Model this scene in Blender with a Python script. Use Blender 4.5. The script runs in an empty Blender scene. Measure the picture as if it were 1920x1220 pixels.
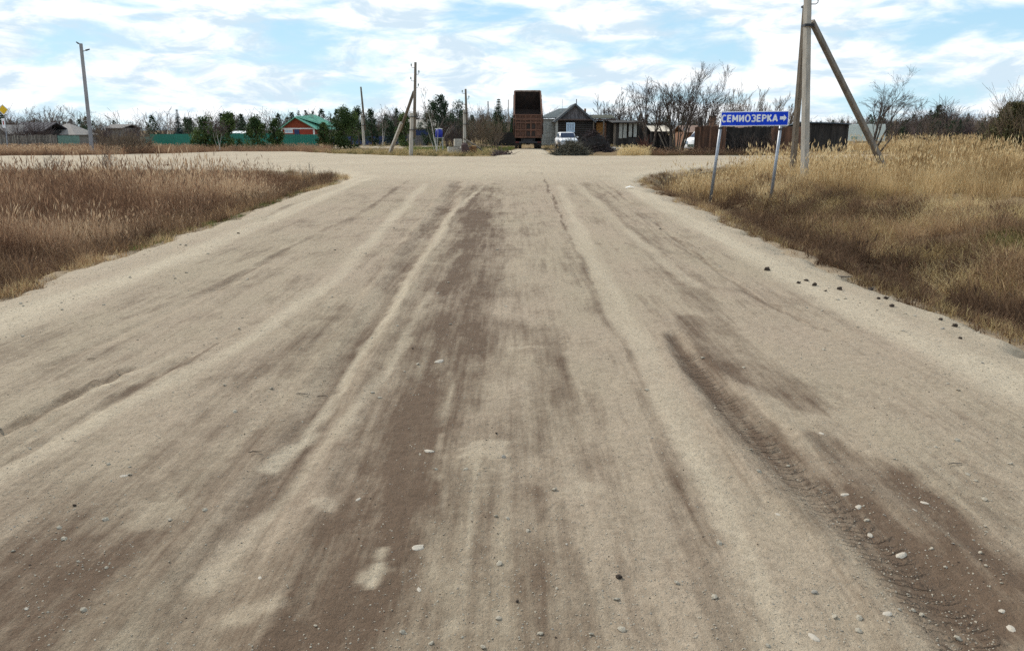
import bpy, bmesh, math, random
import numpy as np
from mathutils import Vector, Matrix, noise as mnoise
R = math.radians
SC = bpy.context.scene
C = SC.collection

# ------------------------------------------------------------------ camera
CAM_H = 1.65
PITCH = R(14.17)
FPX = 1450.0
cd = bpy.data.cameras.new('camera'); cam = bpy.data.objects.new('camera', cd); C.objects.link(cam)
cam.location = (0, 0, CAM_H); cam.rotation_euler = (R(90) - PITCH, 0, 0)
cd.sensor_width = 36; cd.lens = FPX / 1920 * 36; cd.clip_start = .05; cd.clip_end = 9000
SC.camera = cam

# ------------------------------------------------------------------ world, sun, exposure
SUN_AZ, SUN_EL = R(-52), R(40)        # azimuth from the view direction (+Y), to the left
w = bpy.data.worlds.new('World'); SC.world = w; w.use_nodes = True
nt = w.node_tree; N = nt.nodes; L = nt.links; N.clear()
def nd(tree, typ, **kw):
    n = tree.nodes.new(typ)
    for k, v in kw.items(): setattr(n, k, v)
    return n
out = nd(nt, 'ShaderNodeOutputWorld'); bg = nd(nt, 'ShaderNodeBackground'); bg.inputs['Strength'].default_value = .1
sky = nd(nt, 'ShaderNodeTexSky', sky_type='NISHITA', sun_disc=False, sun_elevation=SUN_EL, sun_rotation=SUN_AZ)
sky.air_density = 1.2; sky.dust_density = .4; sky.ozone_density = 2.5
hs = nd(nt, 'ShaderNodeMix', data_type='RGBA', blend_type='MULTIPLY'); hs.inputs['Factor'].default_value = 1
hs.inputs['B'].default_value = (.80, .95, 1.1, 1)
L.new(sky.outputs[0], hs.inputs['A'])
tc = nd(nt, 'ShaderNodeTexCoord')
mp = nd(nt, 'ShaderNodeMapping'); mp.inputs['Scale'].default_value = (1, 1, 3.2); mp.inputs['Location'].default_value = (3.1, .7, 1.3)
L.new(tc.outputs['Generated'], mp.inputs['Vector'])
def cloud(scale, detail, rough, dist, lo, hi, off):
    m2 = nd(nt, 'ShaderNodeVectorMath', operation='ADD'); m2.inputs[1].default_value = off
    L.new(mp.outputs[0], m2.inputs[0])
    n = nd(nt, 'ShaderNodeTexNoise'); n.inputs['Scale'].default_value = scale; n.inputs['Detail'].default_value = detail
    n.inputs['Roughness'].default_value = rough; n.inputs['Distortion'].default_value = dist
    L.new(m2.outputs[0], n.inputs['Vector'])
    r = nd(nt, 'ShaderNodeMapRange', interpolation_type='SMOOTHSTEP'); r.inputs[1].default_value = lo; r.inputs[2].default_value = hi
    L.new(n.outputs[0], r.inputs[0]); return r.outputs[0]
c1 = cloud(7.5, 6, .55, .3, .34, .55, (0, 0, 0))         # openings between the clouds
c2 = cloud(13.0, 6, .6, .4, .38, .58, (5, 2, 9))         # grey undersides
ccol = nd(nt, 'ShaderNodeMix', data_type='RGBA')
ccol.inputs['A'].default_value = (6.3, 7.7, 8.8, 1); ccol.inputs['B'].default_value = (10.4, 10.7, 10.9, 1)
L.new(c2, ccol.inputs['Factor'])
mx = nd(nt, 'ShaderNodeMix', data_type='RGBA'); 
# clear air between the clouds: the physical sky, paler and bluer through thin high cloud
sx = nd(nt, 'ShaderNodeSeparateXYZ'); L.new(tc.outputs['Generated'], sx.inputs[0])
el = nd(nt, 'ShaderNodeMapRange'); el.inputs[1].default_value = 0; el.inputs[2].default_value = .30; L.new(sx.outputs['Z'], el.inputs[0])
veil = nd(nt, 'ShaderNodeMix', data_type='RGBA'); veil.inputs['A'].default_value = (6.0, 8.6, 9.9, 1); veil.inputs['B'].default_value = (3.0, 5.9, 8.8, 1); L.new(el.outputs[0], veil.inputs['Factor'])
thin = nd(nt, 'ShaderNodeMix', data_type='RGBA'); thin.inputs['Factor'].default_value = .82; L.new(hs.outputs['Result'], thin.inputs['A']); L.new(veil.outputs['Result'], thin.inputs['B'])
L.new(c1, mx.inputs['Factor']); L.new(thin.outputs['Result'], mx.inputs['A']); L.new(ccol.outputs['Result'], mx.inputs['B'])
L.new(mx.outputs['Result'], bg.inputs['Color']); L.new(bg.outputs[0], out.inputs[0])

sd_ = bpy.data.lights.new('sun', 'SUN'); sun = bpy.data.objects.new('sun', sd_); C.objects.link(sun)
sd_.energy = 3.4; sd_.angle = R(.6); sd_.color = (1, .93, .82)
sdir = Vector((math.sin(SUN_AZ) * math.cos(SUN_EL), math.cos(SUN_AZ) * math.cos(SUN_EL), math.sin(SUN_EL)))
sun.rotation_euler = sdir.to_track_quat('Z', 'Y').to_euler()

SC.render.engine = 'CYCLES'
vs = SC.view_settings; vs.view_transform = 'Standard'; vs.look = 'None'; vs.gamma = 1; vs.use_curve_mapping = False
vs.exposure = 0.12
SC.cycles.max_bounces = 6; SC.cycles.diffuse_bounces = 3; SC.cycles.transparent_max_bounces = 8
SC.cycles.use_adaptive_sampling = True; SC.cycles.adaptive_threshold = .02
SC.cycles.use_denoising = False

# ------------------------------------------------------------------ measuring: photo pixel -> place
CT, ST = math.cos(PITCH), math.sin(PITCH)
def ray(px, py):
    u, v = px - 960, py - 610
    return u, FPX * CT - v * ST, -(FPX * ST + v * CT)
def G(px, py, z=0):                    # on the ground
    x, y, k = ray(px, py); t = (z - CAM_H) / k
    return Vector((x * t, y * t, z))
def W(px, py, Y):                      # at a distance
    x, y, k = ray(px, py); t = Y / y
    return Vector((x * t, Y, CAM_H + k * t))
def mpp(Y): return Y / 1490            # metres per photo pixel

# ------------------------------------------------------------------ mesh helpers
class MB:
    def __init__(s): s.v = []; s.f = []; s.t = []; s.mi = []
    def add(s, vs, fs, t=.5, mi=0):
        b = len(s.v); s.v.extend([tuple(q) for q in vs])
        for f in fs: s.f.append(tuple(b + i for i in f)); s.t.append(t); s.mi.append(mi)
    def box(s, c, size, rot=None, t=.5, mi=0):
        hx, hy, hz = size[0] / 2, size[1] / 2, size[2] / 2
        vs = [Vector((sx * hx, sy * hy, sz * hz)) for sx in (-1, 1) for sy in (-1, 1) for sz in (-1, 1)]
        if rot is not None: vs = [rot @ q for q in vs]
        c = Vector(c); vs = [q + c for q in vs]
        s.add(vs, [(0, 1, 3, 2), (4, 6, 7, 5), (0, 4, 5, 1), (2, 3, 7, 6), (0, 2, 6, 4), (1, 5, 7, 3)], t, mi)
    def bb(s, x0, x1, y0, y1, z0, z1, t=.5, mi=0):
        s.box(((x0 + x1) / 2, (y0 + y1) / 2, (z0 + z1) / 2), (abs(x1 - x0), abs(y1 - y0), abs(z1 - z0)), None, t, mi)
    def bar(s, a, b, wd, hg=None, t=.5, up=(0, 0, 1), taper=1.0):
        a, b = Vector(a), Vector(b); d = b - a; hg = hg or wd
        z = d.normalized(); u = Vector(up)
        if abs(z.dot(u)) > .98: u = Vector((0, 1, 0))
        x = z.cross(u).normalized(); y = x.cross(z).normalized()
        vs = []
        for p, k in ((a, 1), (b, taper)):
            for sx, sy in ((-1, -1), (1, -1), (1, 1), (-1, 1)): vs.append(p + x * sx * wd / 2 * k + y * sy * hg / 2 * k)
        s.add(vs, [(0, 1, 5, 4), (1, 2, 6, 5), (2, 3, 7, 6), (3, 0, 4, 7), (3, 2, 1, 0), (4, 5, 6, 7)], t)
    def tube(s, pts, rs, n=6, t=.5, cap=True):
        pts = [Vector(p) for p in pts]; m = len(pts)
        if not hasattr(rs, '__len__'): rs = [rs] * m
        vs = []; x = None
        for i, p in enumerate(pts):
            d = (pts[min(i + 1, m - 1)] - pts[max(i - 1, 0)])
            if d.length < 1e-9: d = Vector((0, 0, 1))
            d.normalize()
            if x is None:
                a = Vector((1, 0, 0)) if abs(d.x) < .9 else Vector((0, 1, 0)); x = d.cross(a).normalized()
            else:
                x = (x - d * x.dot(d))
                x = x.normalized() if x.length > 1e-6 else d.orthogonal().normalized()
            y = d.cross(x)
            for k in range(n):
                a = 2 * math.pi * k / n; vs.append(p + (x * math.cos(a) + y * math.sin(a)) * rs[i])
        fs = []
        for i in range(m - 1):
            for k in range(n):
                k2 = (k + 1) % n; fs.append((i * n + k, i * n + k2, (i + 1) * n + k2, (i + 1) * n + k))
        if cap: fs.append(tuple(range(n - 1, -1, -1))); fs.append(tuple((m - 1) * n + k for k in range(n)))
        s.add(vs, fs, t)
    def prism(s, prof, a, b, axis='x', t=.5):        # polygon prof in the other two axes, extruded from a to b
        n = len(prof)
        def P(q, e):
            return {'x': (e, q[0], q[1]), 'y': (q[0], e, q[1]), 'z': (q[0], q[1], e)}[axis]
        vs = [P(q, a) for q in prof] + [P(q, b) for q in prof]
        fs = [tuple(range(n - 1, -1, -1)), tuple(range(n, 2 * n))] + [(i, (i + 1) % n, n + (i + 1) % n, n + i) for i in range(n)]
        s.add(vs, fs, t)
    def disc(s, c, r, n, axis, h, t=.5, r2=None):      # short cylinder along an axis
        c = Vector(c); d = {'x': Vector((1, 0, 0)), 'y': Vector((0, 1, 0)), 'z': Vector((0, 0, 1))}[axis]
        s.tube([c - d * h / 2, c + d * h / 2], [r, r if r2 is None else r2], n, t)
    def build(s, name, mat, parent=None, smooth=False, kind=None, label=None, bevel=0):
        me = bpy.data.meshes.new(name); me.from_pydata(s.v, [], s.f); 
        at = me.attributes.new('tint', 'FLOAT', 'FACE'); at.data.foreach_set('value', np.array(s.t, 'f'))
        bm = bmesh.new(); bm.from_mesh(me); bmesh.ops.recalc_face_normals(bm, faces=bm.faces); bm.to_mesh(me); bm.free()
        if smooth: me.shade_smooth()
        ms = mat if isinstance(mat, (list, tuple)) else [mat]
        for m in ms: me.materials.append(m)
        if len(ms) > 1: me.polygons.foreach_set('material_index', np.array(s.mi, 'i'))
        o = bpy.data.objects.new(name, me); C.objects.link(o)
        if parent is not None: o.parent = parent
        if kind: o['kind'] = kind
        if label: o['label'] = label
        if bevel:
            b = o.modifiers.new('bevel', 'BEVEL'); b.width = bevel; b.segments = 2; b.limit_method = 'ANGLE'; b.angle_limit = R(35)
        return o
def tag(o, label, cat, group=None, kind=None):
    o['label'] = label; o['category'] = cat
    if group: o['group'] = group
    if kind: o['kind'] = kind
    return o
def thing(name, label, cat, loc, rz=0, group=None):
    o = bpy.data.objects.new(name, None); C.objects.link(o); o.location = loc; o.rotation_euler = (0, 0, rz); o.empty_display_size = .2
    return tag(o, label, cat, group)
def copy_thing(root, loc, rz, label, scale=1.0):
    r = root.copy(); C.objects.link(r); r.location = loc; r.rotation_euler = (0, 0, rz); r['label'] = label
    r.scale = (scale,) * 3 if not hasattr(scale, '__len__') else scale
    for ch in list(root.children):
        c = ch.copy(); C.objects.link(c); c.parent = r
        for g in ch.children:
            d = g.copy(); C.objects.link(d); d.parent = c
    return r

# ------------------------------------------------------------------ materials
def srgb(r, g, b):
    def f(c):
        c /= 255; return c / 12.92 if c <= .04045 else ((c + .055) / 1.055) ** 2.4
    return (f(r), f(g), f(b), 1)
MATS = {}
def M(name, col, col2=None, rough=.9, scale=6, stretch=(1, 1, 1), bump=.25, tint=.5, metal=0, detail=6, lo=.35, hi=.65, spec=.3, bdist=.02):
    if name in MATS: return MATS[name]
    m = bpy.data.materials.new(name); m.use_nodes = True; t = m.node_tree; nn, ll = t.nodes, t.links
    b = nn['Principled BSDF']; b.inputs['Roughness'].default_value = rough; b.inputs['Metallic'].default_value = metal
    b.inputs['Specular IOR Level'].default_value = spec
    col = tuple(col) if len(col) == 4 else tuple(col) + (1,)
    col2 = col2 or tuple(c * .6 for c in col[:3]); col2 = tuple(col2) if len(col2) == 4 else tuple(col2) + (1,)
    tcn = nn.new('ShaderNodeTexCoord'); mpn = nn.new('ShaderNodeMapping'); mpn.inputs['Scale'].default_value = stretch
    ll.new(tcn.outputs['Object'], mpn.inputs[0])
    nz = nn.new('ShaderNodeTexNoise'); nz.inputs['Scale'].default_value = scale; nz.inputs['Detail'].default_value = detail; nz.inputs['Roughness'].default_value = .65
    ll.new(mpn.outputs[0], nz.inputs['Vector'])
    mr = nn.new('ShaderNodeMapRange'); mr.inputs[1].default_value = lo; mr.inputs[2].default_value = hi; ll.new(nz.outputs[0], mr.inputs[0])
    mix = nn.new('ShaderNodeMix'); mix.data_type = 'RGBA'; mix.inputs['A'].default_value = col; mix.inputs['B'].default_value = col2
    ll.new(mr.outputs[0], mix.inputs['Factor'])
    last = mix.outputs['Result']
    if tint:
        a = nn.new('ShaderNodeAttribute'); a.attribute_name = 'tint'
        ma = nn.new('ShaderNodeMath'); ma.operation = 'MULTIPLY_ADD'; ma.inputs[1].default_value = 2 * tint; ma.inputs[2].default_value = 1 - tint
        ll.new(a.outputs['Fac'], ma.inputs[0])
        mu = nn.new('ShaderNodeMix'); mu.data_type = 'RGBA'; mu.blend_type = 'MULTIPLY'; mu.inputs['Factor'].default_value = 1
        ll.new(last, mu.inputs['A']); ll.new(ma.outputs[0], mu.inputs['B']); last = mu.outputs['Result']
    ll.new(last, b.inputs['Base Color'])
    if bump:
        bp = nn.new('ShaderNodeBump'); bp.inputs['Strength'].default_value = bump; bp.inputs['Distance'].default_value = bdist
        ll.new(nz.outputs[0], bp.inputs['Height']); ll.new(bp.outputs[0], b.inputs['Normal'])
    MATS[name] = m; return m
# ------------------------------------------------------------------ the road's outline (seen on the ground, turned into metres)
def ss(a, b, x): 
    t = np.clip((x - a) / (b - a), 0, 1); return t * t * (3 - 2 * t)
_edge_left = [(583, 353), (507, 380), (433, 407), (310, 442), (233, 470), (133, 498), (83, 517), (0, 548)]
_tip_left = [(480, 316), (600, 321), (640, 326), (655, 331), (633, 340)]
_far = [(0, 292), (150, 291), (320, 287.5), (420, 284), (560, 284), (640, 288), (760, 292), (880, 293.5), (925, 293), (950, 284), (962, 279), (1018, 279), (1031, 285), (1045, 292), (1140, 292), (1300, 291.5), (1430, 291), (1600, 290)]
_tip_right = [(1700, 303), (1450, 306), (1350, 310), (1280, 318), (1215, 329), (1195, 338), (1250, 365), (1330, 393), (1362, 405), (1400, 428), (1430, 441), (1470, 450), (1500, 471), (1560, 493), (1650, 530), (1760, 573), (1860, 613), (1920, 640)]
g2 = lambda p: tuple(G(*p)[:2])
ROAD = [(-5.15, -15)] + [g2(p) for p in reversed(_edge_left)] + [g2(p) for p in reversed(_tip_left)] + [(-26, 35.5), (-60, 38), (-160, 38)] \
     + [(-160, 52)] + [g2(p) for p in _far] + [(70, 56), (220, 57), (220, 42)] + [g2(p) for p in _tip_right] + [(4.2, 4), (4.3, -15)]
def poly_sd(P, X, Y):                       # signed distance, negative inside
    P = np.array(P); Q = np.roll(P, -1, 0)
    d = np.full(X.shape, 1e9); ins = np.zeros(X.shape, bool)
    for (x0, y0), (x1, y1) in zip(P, Q):
        ex, ey = x1 - x0, y1 - y0; l2 = ex * ex + ey * ey + 1e-12
        t = np.clip(((X - x0) * ex + (Y - y0) * ey) / l2, 0, 1)
        d = np.minimum(d, (X - x0 - t * ex) ** 2 + (Y - y0 - t * ey) ** 2)
        c = ((y0 > Y) != (y1 > Y))
        with np.errstate(divide='ignore', invalid='ignore'): xi = (x1 - x0) * (Y - y0) / (y1 - y0 + 1e-12) + x0
        ins ^= c & (X < xi)
    d = np.sqrt(d); return np.where(ins, -d, d)
# smooth value noise in numpy
_rng = np.random.default_rng(7); _T = _rng.random((256, 256))
def vnoise(x, y):
    xi = np.floor(x).astype(int); yi = np.floor(y).astype(int); fx = x - xi; fy = y - yi
    fx = fx * fx * (3 - 2 * fx); fy = fy * fy * (3 - 2 * fy)
    a = _T[xi & 255, yi & 255]; b = _T[(xi + 1) & 255, yi & 255]; c = _T[xi & 255, (yi + 1) & 255]; d = _T[(xi + 1) & 255, (yi + 1) & 255]
    return (a * (1 - fx) + b * fx) * (1 - fy) + (c * (1 - fx) + d * fx) * fy
def fbm(x, y, o=4):
    s = 0; a = .5; n = 0
    for i in range(o): s = s + a * vnoise(x + 17.3 * i, y + 9.1 * i); n += a; x = x * 2.03; y = y * 2.03; a *= .5
    return s / n
def road_sd(X, Y):
    wob = (fbm(X * 1.1 + 40, Y * 1.1, 3) - .5) * np.clip(.6 + .01 * Y, 0, 1.2)
    return poly_sd(ROAD, X, Y) + wob * .7 + (fbm(X * 4.3 + 9, Y * 4.3, 3) - .5) * .32 * ss(40, 20, Y)
def base_z(X, Y):                            # the lie of the land
    z = (fbm(X * .02 + 5, Y * .02, 3) - .5) * .25 * ss(60, 160, np.hypot(X, Y))
    z = z - 1.1 * ss(-25, -60, X) * ss(58, 100, Y) - .7 * ss(90, 160, Y) * ss(10, -20, X)
    return z
def ground_z(X, Y, sd=None):
    if sd is None: sd = road_sd(X, Y)
    near = ss(47, 40, Y)
    right = near * ss(2, 5, X); left = near * ss(-3, -5, X)
    z = base_z(X, Y)
    bank = ss(0, .9, sd)
    z = z - left * bank * (.38 + .12 * ss(1, 6, sd))
    z = z - right * bank * (.50 - .42 * ss(1.6, 5.5, sd)) 
    z = z - (1 - near) * bank * .05
    z = z + ss(.1, .8, sd) * ((fbm(X * 1.3, Y * 1.3, 4) - .5) * .40) * ss(90, 50, np.hypot(X, Y))
    inside = ss(.25, -.5, sd)
    z = z - inside * .16
    return z - .03
def gz(x, y): return float(ground_z(np.array([x], float), np.array([y], float))[0])

# ------------------------------------------------------------------ ground sheet reaching the horizon
def axis_(a, b, step, lim, gro):
    c = list(np.arange(a, b + 1e-6, step)); s = step
    while c[-1] < lim[1]: s *= gro; c.append(c[-1] + s)
    s = step
    while c[0] > lim[0]: s *= gro; c.insert(0, c[0] - s)
    return np.array(c)
def grid_mesh(name, xs, ys, Z, mat, keep=None, attrs=None):
    nx, ny = len(xs), len(ys); XX, YY = np.meshgrid(xs, ys)
    co = np.stack([XX, YY, Z], -1).reshape(-1, 3)
    i = np.arange(ny - 1)[:, None] * nx + np.arange(nx - 1)[None, :]
    q = np.stack([i, i + 1, i + nx + 1, i + nx], -1).reshape(-1, 4)
    if keep is not None:
        k = keep.reshape(-1); q = q[k[q].all(1)]
        used = np.zeros(len(co), bool); used[q.reshape(-1)] = True
        remap = np.cumsum(used) - 1; co = co[used]; q = remap[q]
        attrs = {a: v.reshape(-1)[used] for a, v in (attrs or {}).items()}
    else: attrs = {a: v.reshape(-1) for a, v in (attrs or {}).items()}
    me = bpy.data.meshes.new(name); me.vertices.add(len(co)); me.vertices.foreach_set('co', co.astype('f').reshape(-1))
    me.loops.add(len(q) * 4); me.loops.foreach_set('vertex_index', q.astype('i').reshape(-1))
    me.polygons.add(len(q)); me.polygons.foreach_set('loop_start', np.arange(0, len(q) * 4, 4, dtype='i'))
    me.update(calc_edges=True)
    for a, v in attrs.items():
        at = me.attributes.new(a, 'FLOAT', 'POINT'); at.data.foreach_set('value', v.astype('f'))
    me.shade_smooth(); me.materials.append(mat)
    o = bpy.data.objects.new(name, me); C.objects.link(o); o['kind'] = 'structure'; return o

def ground_material():
    m = bpy.data.materials.new('field_soil'); m.use_nodes = True; t = m.node_tree; nn, ll = t.nodes, t.links; b = nn['Principled BSDF']
    b.inputs['Roughness'].default_value = 1; b.inputs['Specular IOR Level'].default_value = .1
    tcn = nn.new('ShaderNodeTexCoord')
    def noise(sc, de): 
        n = nn.new('ShaderNodeTexNoise'); n.inputs['Scale'].default_value = sc; n.inputs['Detail'].default_value = de; n.inputs['Roughness'].default_value = .7
        ll.new(tcn.outputs['Object'], n.inputs['Vector']); return n.outputs[0]
    n1, n2, n3 = noise(.25, 8), noise(9, 6), noise(.03, 5)
    rp = nn.new('ShaderNodeValToRGB'); e = rp.color_ramp.elements
    e[0].position = .32; e[0].color = (.06, .038, .024, 1); e[1].position = .7; e[1].color = (.28, .20, .11, 1)
    x = e.new(.5); x.color = (.155, .104, .06, 1)
    ad = nn.new('ShaderNodeMath'); ad.operation = 'MULTIPLY_ADD'; ad.inputs[1].default_value = .55; 
    m2 = nn.new('ShaderNodeMath'); m2.operation = 'MULTIPLY'; m2.inputs[1].default_value = .45; ll.new(n2, m2.inputs[0])
    ll.new(n1, ad.inputs[0]); ll.new(m2.outputs[0], ad.inputs[2]); ll.new(ad.outputs[0], rp.inputs[0])
    far = nn.new('ShaderNodeMix'); far.data_type = 'RGBA'; far.inputs['B'].default_value = (.33, .25, .12, 1)
    mr = nn.new('ShaderNodeMapRange'); mr.inputs[1].default_value = .45; mr.inputs[2].default_value = .6; ll.new(n3, mr.inputs[0])
    m3 = nn.new('ShaderNodeMath'); m3.operation = 'MULTIPLY'; m3.inputs[1].default_value = .6; ll.new(mr.outputs[0], m3.inputs[0])
    ll.new(m3.outputs[0], far.inputs['Factor']); ll.new(rp.outputs[0], far.inputs['A'])
    # dead mown litter is dark beside the road and has a little green at the very edge
    at = nn.new('ShaderNodeAttribute'); at.attribute_name = 'edge'
    g = nn.new('ShaderNodeMix'); g.data_type = 'RGBA'; g.inputs['B'].default_value = (.27, .21, .145, 1)
    ll.new(at.outputs['Fac'], g.inputs['Factor']); ll.new(far.outputs['Result'], g.inputs['A'])
    ll.new(g.outputs['Result'], b.inputs['Base Color'])
    bp = nn.new('ShaderNodeBump'); bp.inputs['Strength'].default_value = .8; bp.inputs['Distance'].default_value = .04
    ll.new(n2, bp.inputs['Height']); ll.new(bp.outputs[0], b.inputs['Normal'])
    return m
xs = axis_(-13, 13, .22, (-5000, 5000), 1.075); ys = axis_(0, 58, .3, (-400, 7000), 1.075)
XX, YY = np.meshgrid(xs, ys); SD = road_sd(XX, YY)
grid_mesh('ground', xs, ys, ground_z(XX, YY, SD), ground_material(), attrs={'edge': ss(.5, .05, SD) * (YY < 50)})

# ------------------------------------------------------------------ the dirt road: wheel tracks, ruts and dust where the photo has them
def lines_px(pts): return [(G(x, y), wd * CAM_H / -ray(x, y)[2]) for x, y, wd in pts]
DARK = [   # (points px + width px, amount, softness)
  ([(560, 1230, 330), (700, 1000, 270), (790, 780, 210), (850, 600, 150), (885, 450, 95), (898, 350, 54)], .68, .9),
  ([(640, 1240, 860), (740, 950, 620), (820, 700, 390), (870, 500, 230), (890, 390, 120)], .46, 1.0),
  ([(60, 1150, 280), (200, 1000, 190), (330, 850, 130), (480, 720, 100), (620, 600, 70), (720, 500, 54), (800, 420, 36)], .40, 1.0),
  ([(330, 1230, 220), (470, 1000, 140), (560, 850, 100), (640, 700, 72), (700, 600, 56), (760, 500, 48), (830, 400, 38), (858, 340, 26)], .55, .95),
  ([(-200, 905, 36), (0, 822, 30), (130, 752, 24), (250, 695, 18)], .50, .8),
  ([(-100, 925, 44), (100, 828, 34), (250, 735, 27), (350, 680, 22), (445, 627, 15)], .52, .8),
  ([(230, 600, 26), (400, 545, 22), (560, 460, 20), (680, 400, 16), (750, 350, 14), (800, 322, 12)], .42, .9),
  ([(100, 690, 40), (250, 620, 30), (420, 540, 22), (540, 470, 16)], .22, .9),
  ([(1015, 325, 4), (1040, 380, 5), (1062, 435, 6), (1080, 475, 7)], .70, .6),
  ([(1080, 475, 16), (1130, 590, 34), (1190, 690, 34), (1240, 800, 40), (1290, 900, 60), (1330, 1010, 80)], .42, .9),
  ([(1235, 830, 60), (1290, 930, 90), (1360, 1060, 150), (1450, 1220, 230)], .46, 1.0),
  ([(1100, 345, 30), (1180, 430, 50), (1300, 560, 100), (1360, 620, 60)], .30, 1.0),
  ([(1262, 628, 30), (1300, 690, 60), (1400, 800, 95), (1500, 900, 120), (1640, 1010, 160), (1760, 1120, 200), (1900, 1270, 250)], .62, .7),
  ([(1262, 628, 14), (1310, 700, 30), (1380, 780, 30)], .5, .7),
  ([(1300, 600, 60), (1395, 680, 140), (1505, 770, 80)], .62, .6),
  ([(1550, 850, 90), (1670, 930, 170), (1780, 1040, 200), (1880, 1150, 200)], .78, .5),
  ([(1125, 338, 6), (1200, 395, 7), (1260, 445, 8), (1330, 500, 9), (1420, 560, 10), (1530, 620, 11)], .42, .7),
  ([(1110, 340, 6), (1165, 382, 6), (1240, 440, 8), (1290, 480, 8)], .35, .7),
  ([(1560, 640, 14), (1700, 720, 14), (1830, 800, 16)], .25, .8),
  ([(120, 1230, 420), (330, 1000, 260), (520, 800, 150)], .44, 1.0), ([(0, 1230, 300), (60, 1060, 200), (200, 900, 130)], .36, 1.0), ([(1100, 1230, 320), (1090, 1000, 230), (1060, 800, 160), (1010, 620, 90)], .38, 1.0), ([(1700, 1230, 260), (1560, 1000, 160), (1430, 830, 100)], .30, 1.0),
  ([(940, 930, 60), (900, 1060, 80), (860, 1180, 90)], .36, 1.0),
  ([(1030, 640, 20), (1040, 700, 25)], .26, 1.0), ([(1000, 960, 60), (1030, 1010, 60)], .35, 1.0), ([(390, 720, 60), (450, 720, 60)], .35, 1.0),
  ([(490, 415, 16), (525, 395, 18), (550, 383, 12)], .75, .6), ([(500, 420, 10), (470, 432, 8)], .5, .6),
  ([(325, 442, 9), (280, 460, 10), (210, 480, 10)], .45, .7),
  ([(930, 345, 30), (925, 450, 44), (905, 560, 60)], .34, .8),
  ([(640, 300, 12), (760, 318, 14), (800, 330, 14)], .22, .9),
  ([(960, 300, 10), (1000, 318, 14), (1015, 330, 8)], .30, .9),
]
PALE = [
  ([(500, 900, 40), (600, 780, 36), (680, 660, 30), (760, 540, 24), (850, 400, 17), (905, 350, 12)], .60, 1.0),
  ([(400, 1100, 60), (540, 940, 48), (640, 800, 40), (735, 690, 32), (790, 590, 22), (860, 470, 14)], .50, 1.0),
  ([(0, 895, 80), (250, 760, 70), (450, 650, 56), (620, 530, 46), (740, 405, 30), (800, 345, 22)], .62, 1.0),
  ([(120, 770, 20), (240, 712, 20), (340, 660, 18)], .5, .9),
  ([(1480, 1230, 110), (1390, 1020, 80), (1310, 850, 90), (1230, 700, 90), (1150, 560, 66), (1090, 450, 46), (1050, 350, 26)], .50, 1.0),
  ([(1960, 760, 200), (1700, 630, 130), (1500, 530, 90), (1320, 430, 60), (1180, 350, 40)], .60, .9),
  ([(-100, 640, 240), (200, 540, 120), (400, 460, 70), (560, 390, 40), (690, 335, 30)], .55, .9),
  ([(870, 848, 26), (905, 838, 44), (960, 832, 30)], .35, 1.0), ([(960, 658, 26), (1000, 655, 26)], .3, 1.0),
  ([(840, 1220, 50), (870, 1000, 34), (900, 850, 24)], .40, .9), ([(760, 1230, 30), (820, 900, 18), (850, 700, 12)], .30, 1.0),
  ([(1080, 345, 16), (1180, 440, 26), (1300, 540, 34)], .4, .9),
  ([(400, 296, 30), (900, 305, 30), (1400, 300, 26)], .5, 1.0),
]
TREAD = lines_px([(1275, 650, 40), (1300, 690, 60), (1400, 800, 95), (1500, 900, 120), (1640, 1010, 160), (1760, 1120, 200), (1900, 1270, 250)])
RUTS = [(3, .022), (4, .03), (7, .012), (12, .03), (5, .012), (15, .012), (16, .012)]
def strip(pts, X, Y, st=False):           # nearest point of a polyline: distance / half width (and how far along)
    best = np.full(X.shape, 1e9); S = np.zeros(X.shape); Tt = np.zeros(X.shape); run = 0
    for (a, wa), (b, wb) in zip(pts[:-1], pts[1:]):
        ex, ey = b.x - a.x, b.y - a.y; l = math.hypot(ex, ey)
        t = np.clip(((X - a.x) * ex + (Y - a.y) * ey) / (l * l), 0, 1)
        dx, dy = X - a.x - t * ex, Y - a.y - t * ey; d = np.hypot(dx, dy) / ((wa + (wb - wa) * t) / 2)
        k = d < best; best = np.where(k, d, best)
        if st: S = np.where(k, run + t * l, S); Tt = np.where(k, (dx * ey - dy * ex) / l, Tt)
        run += l
    return (best, S, Tt) if st else best
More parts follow.
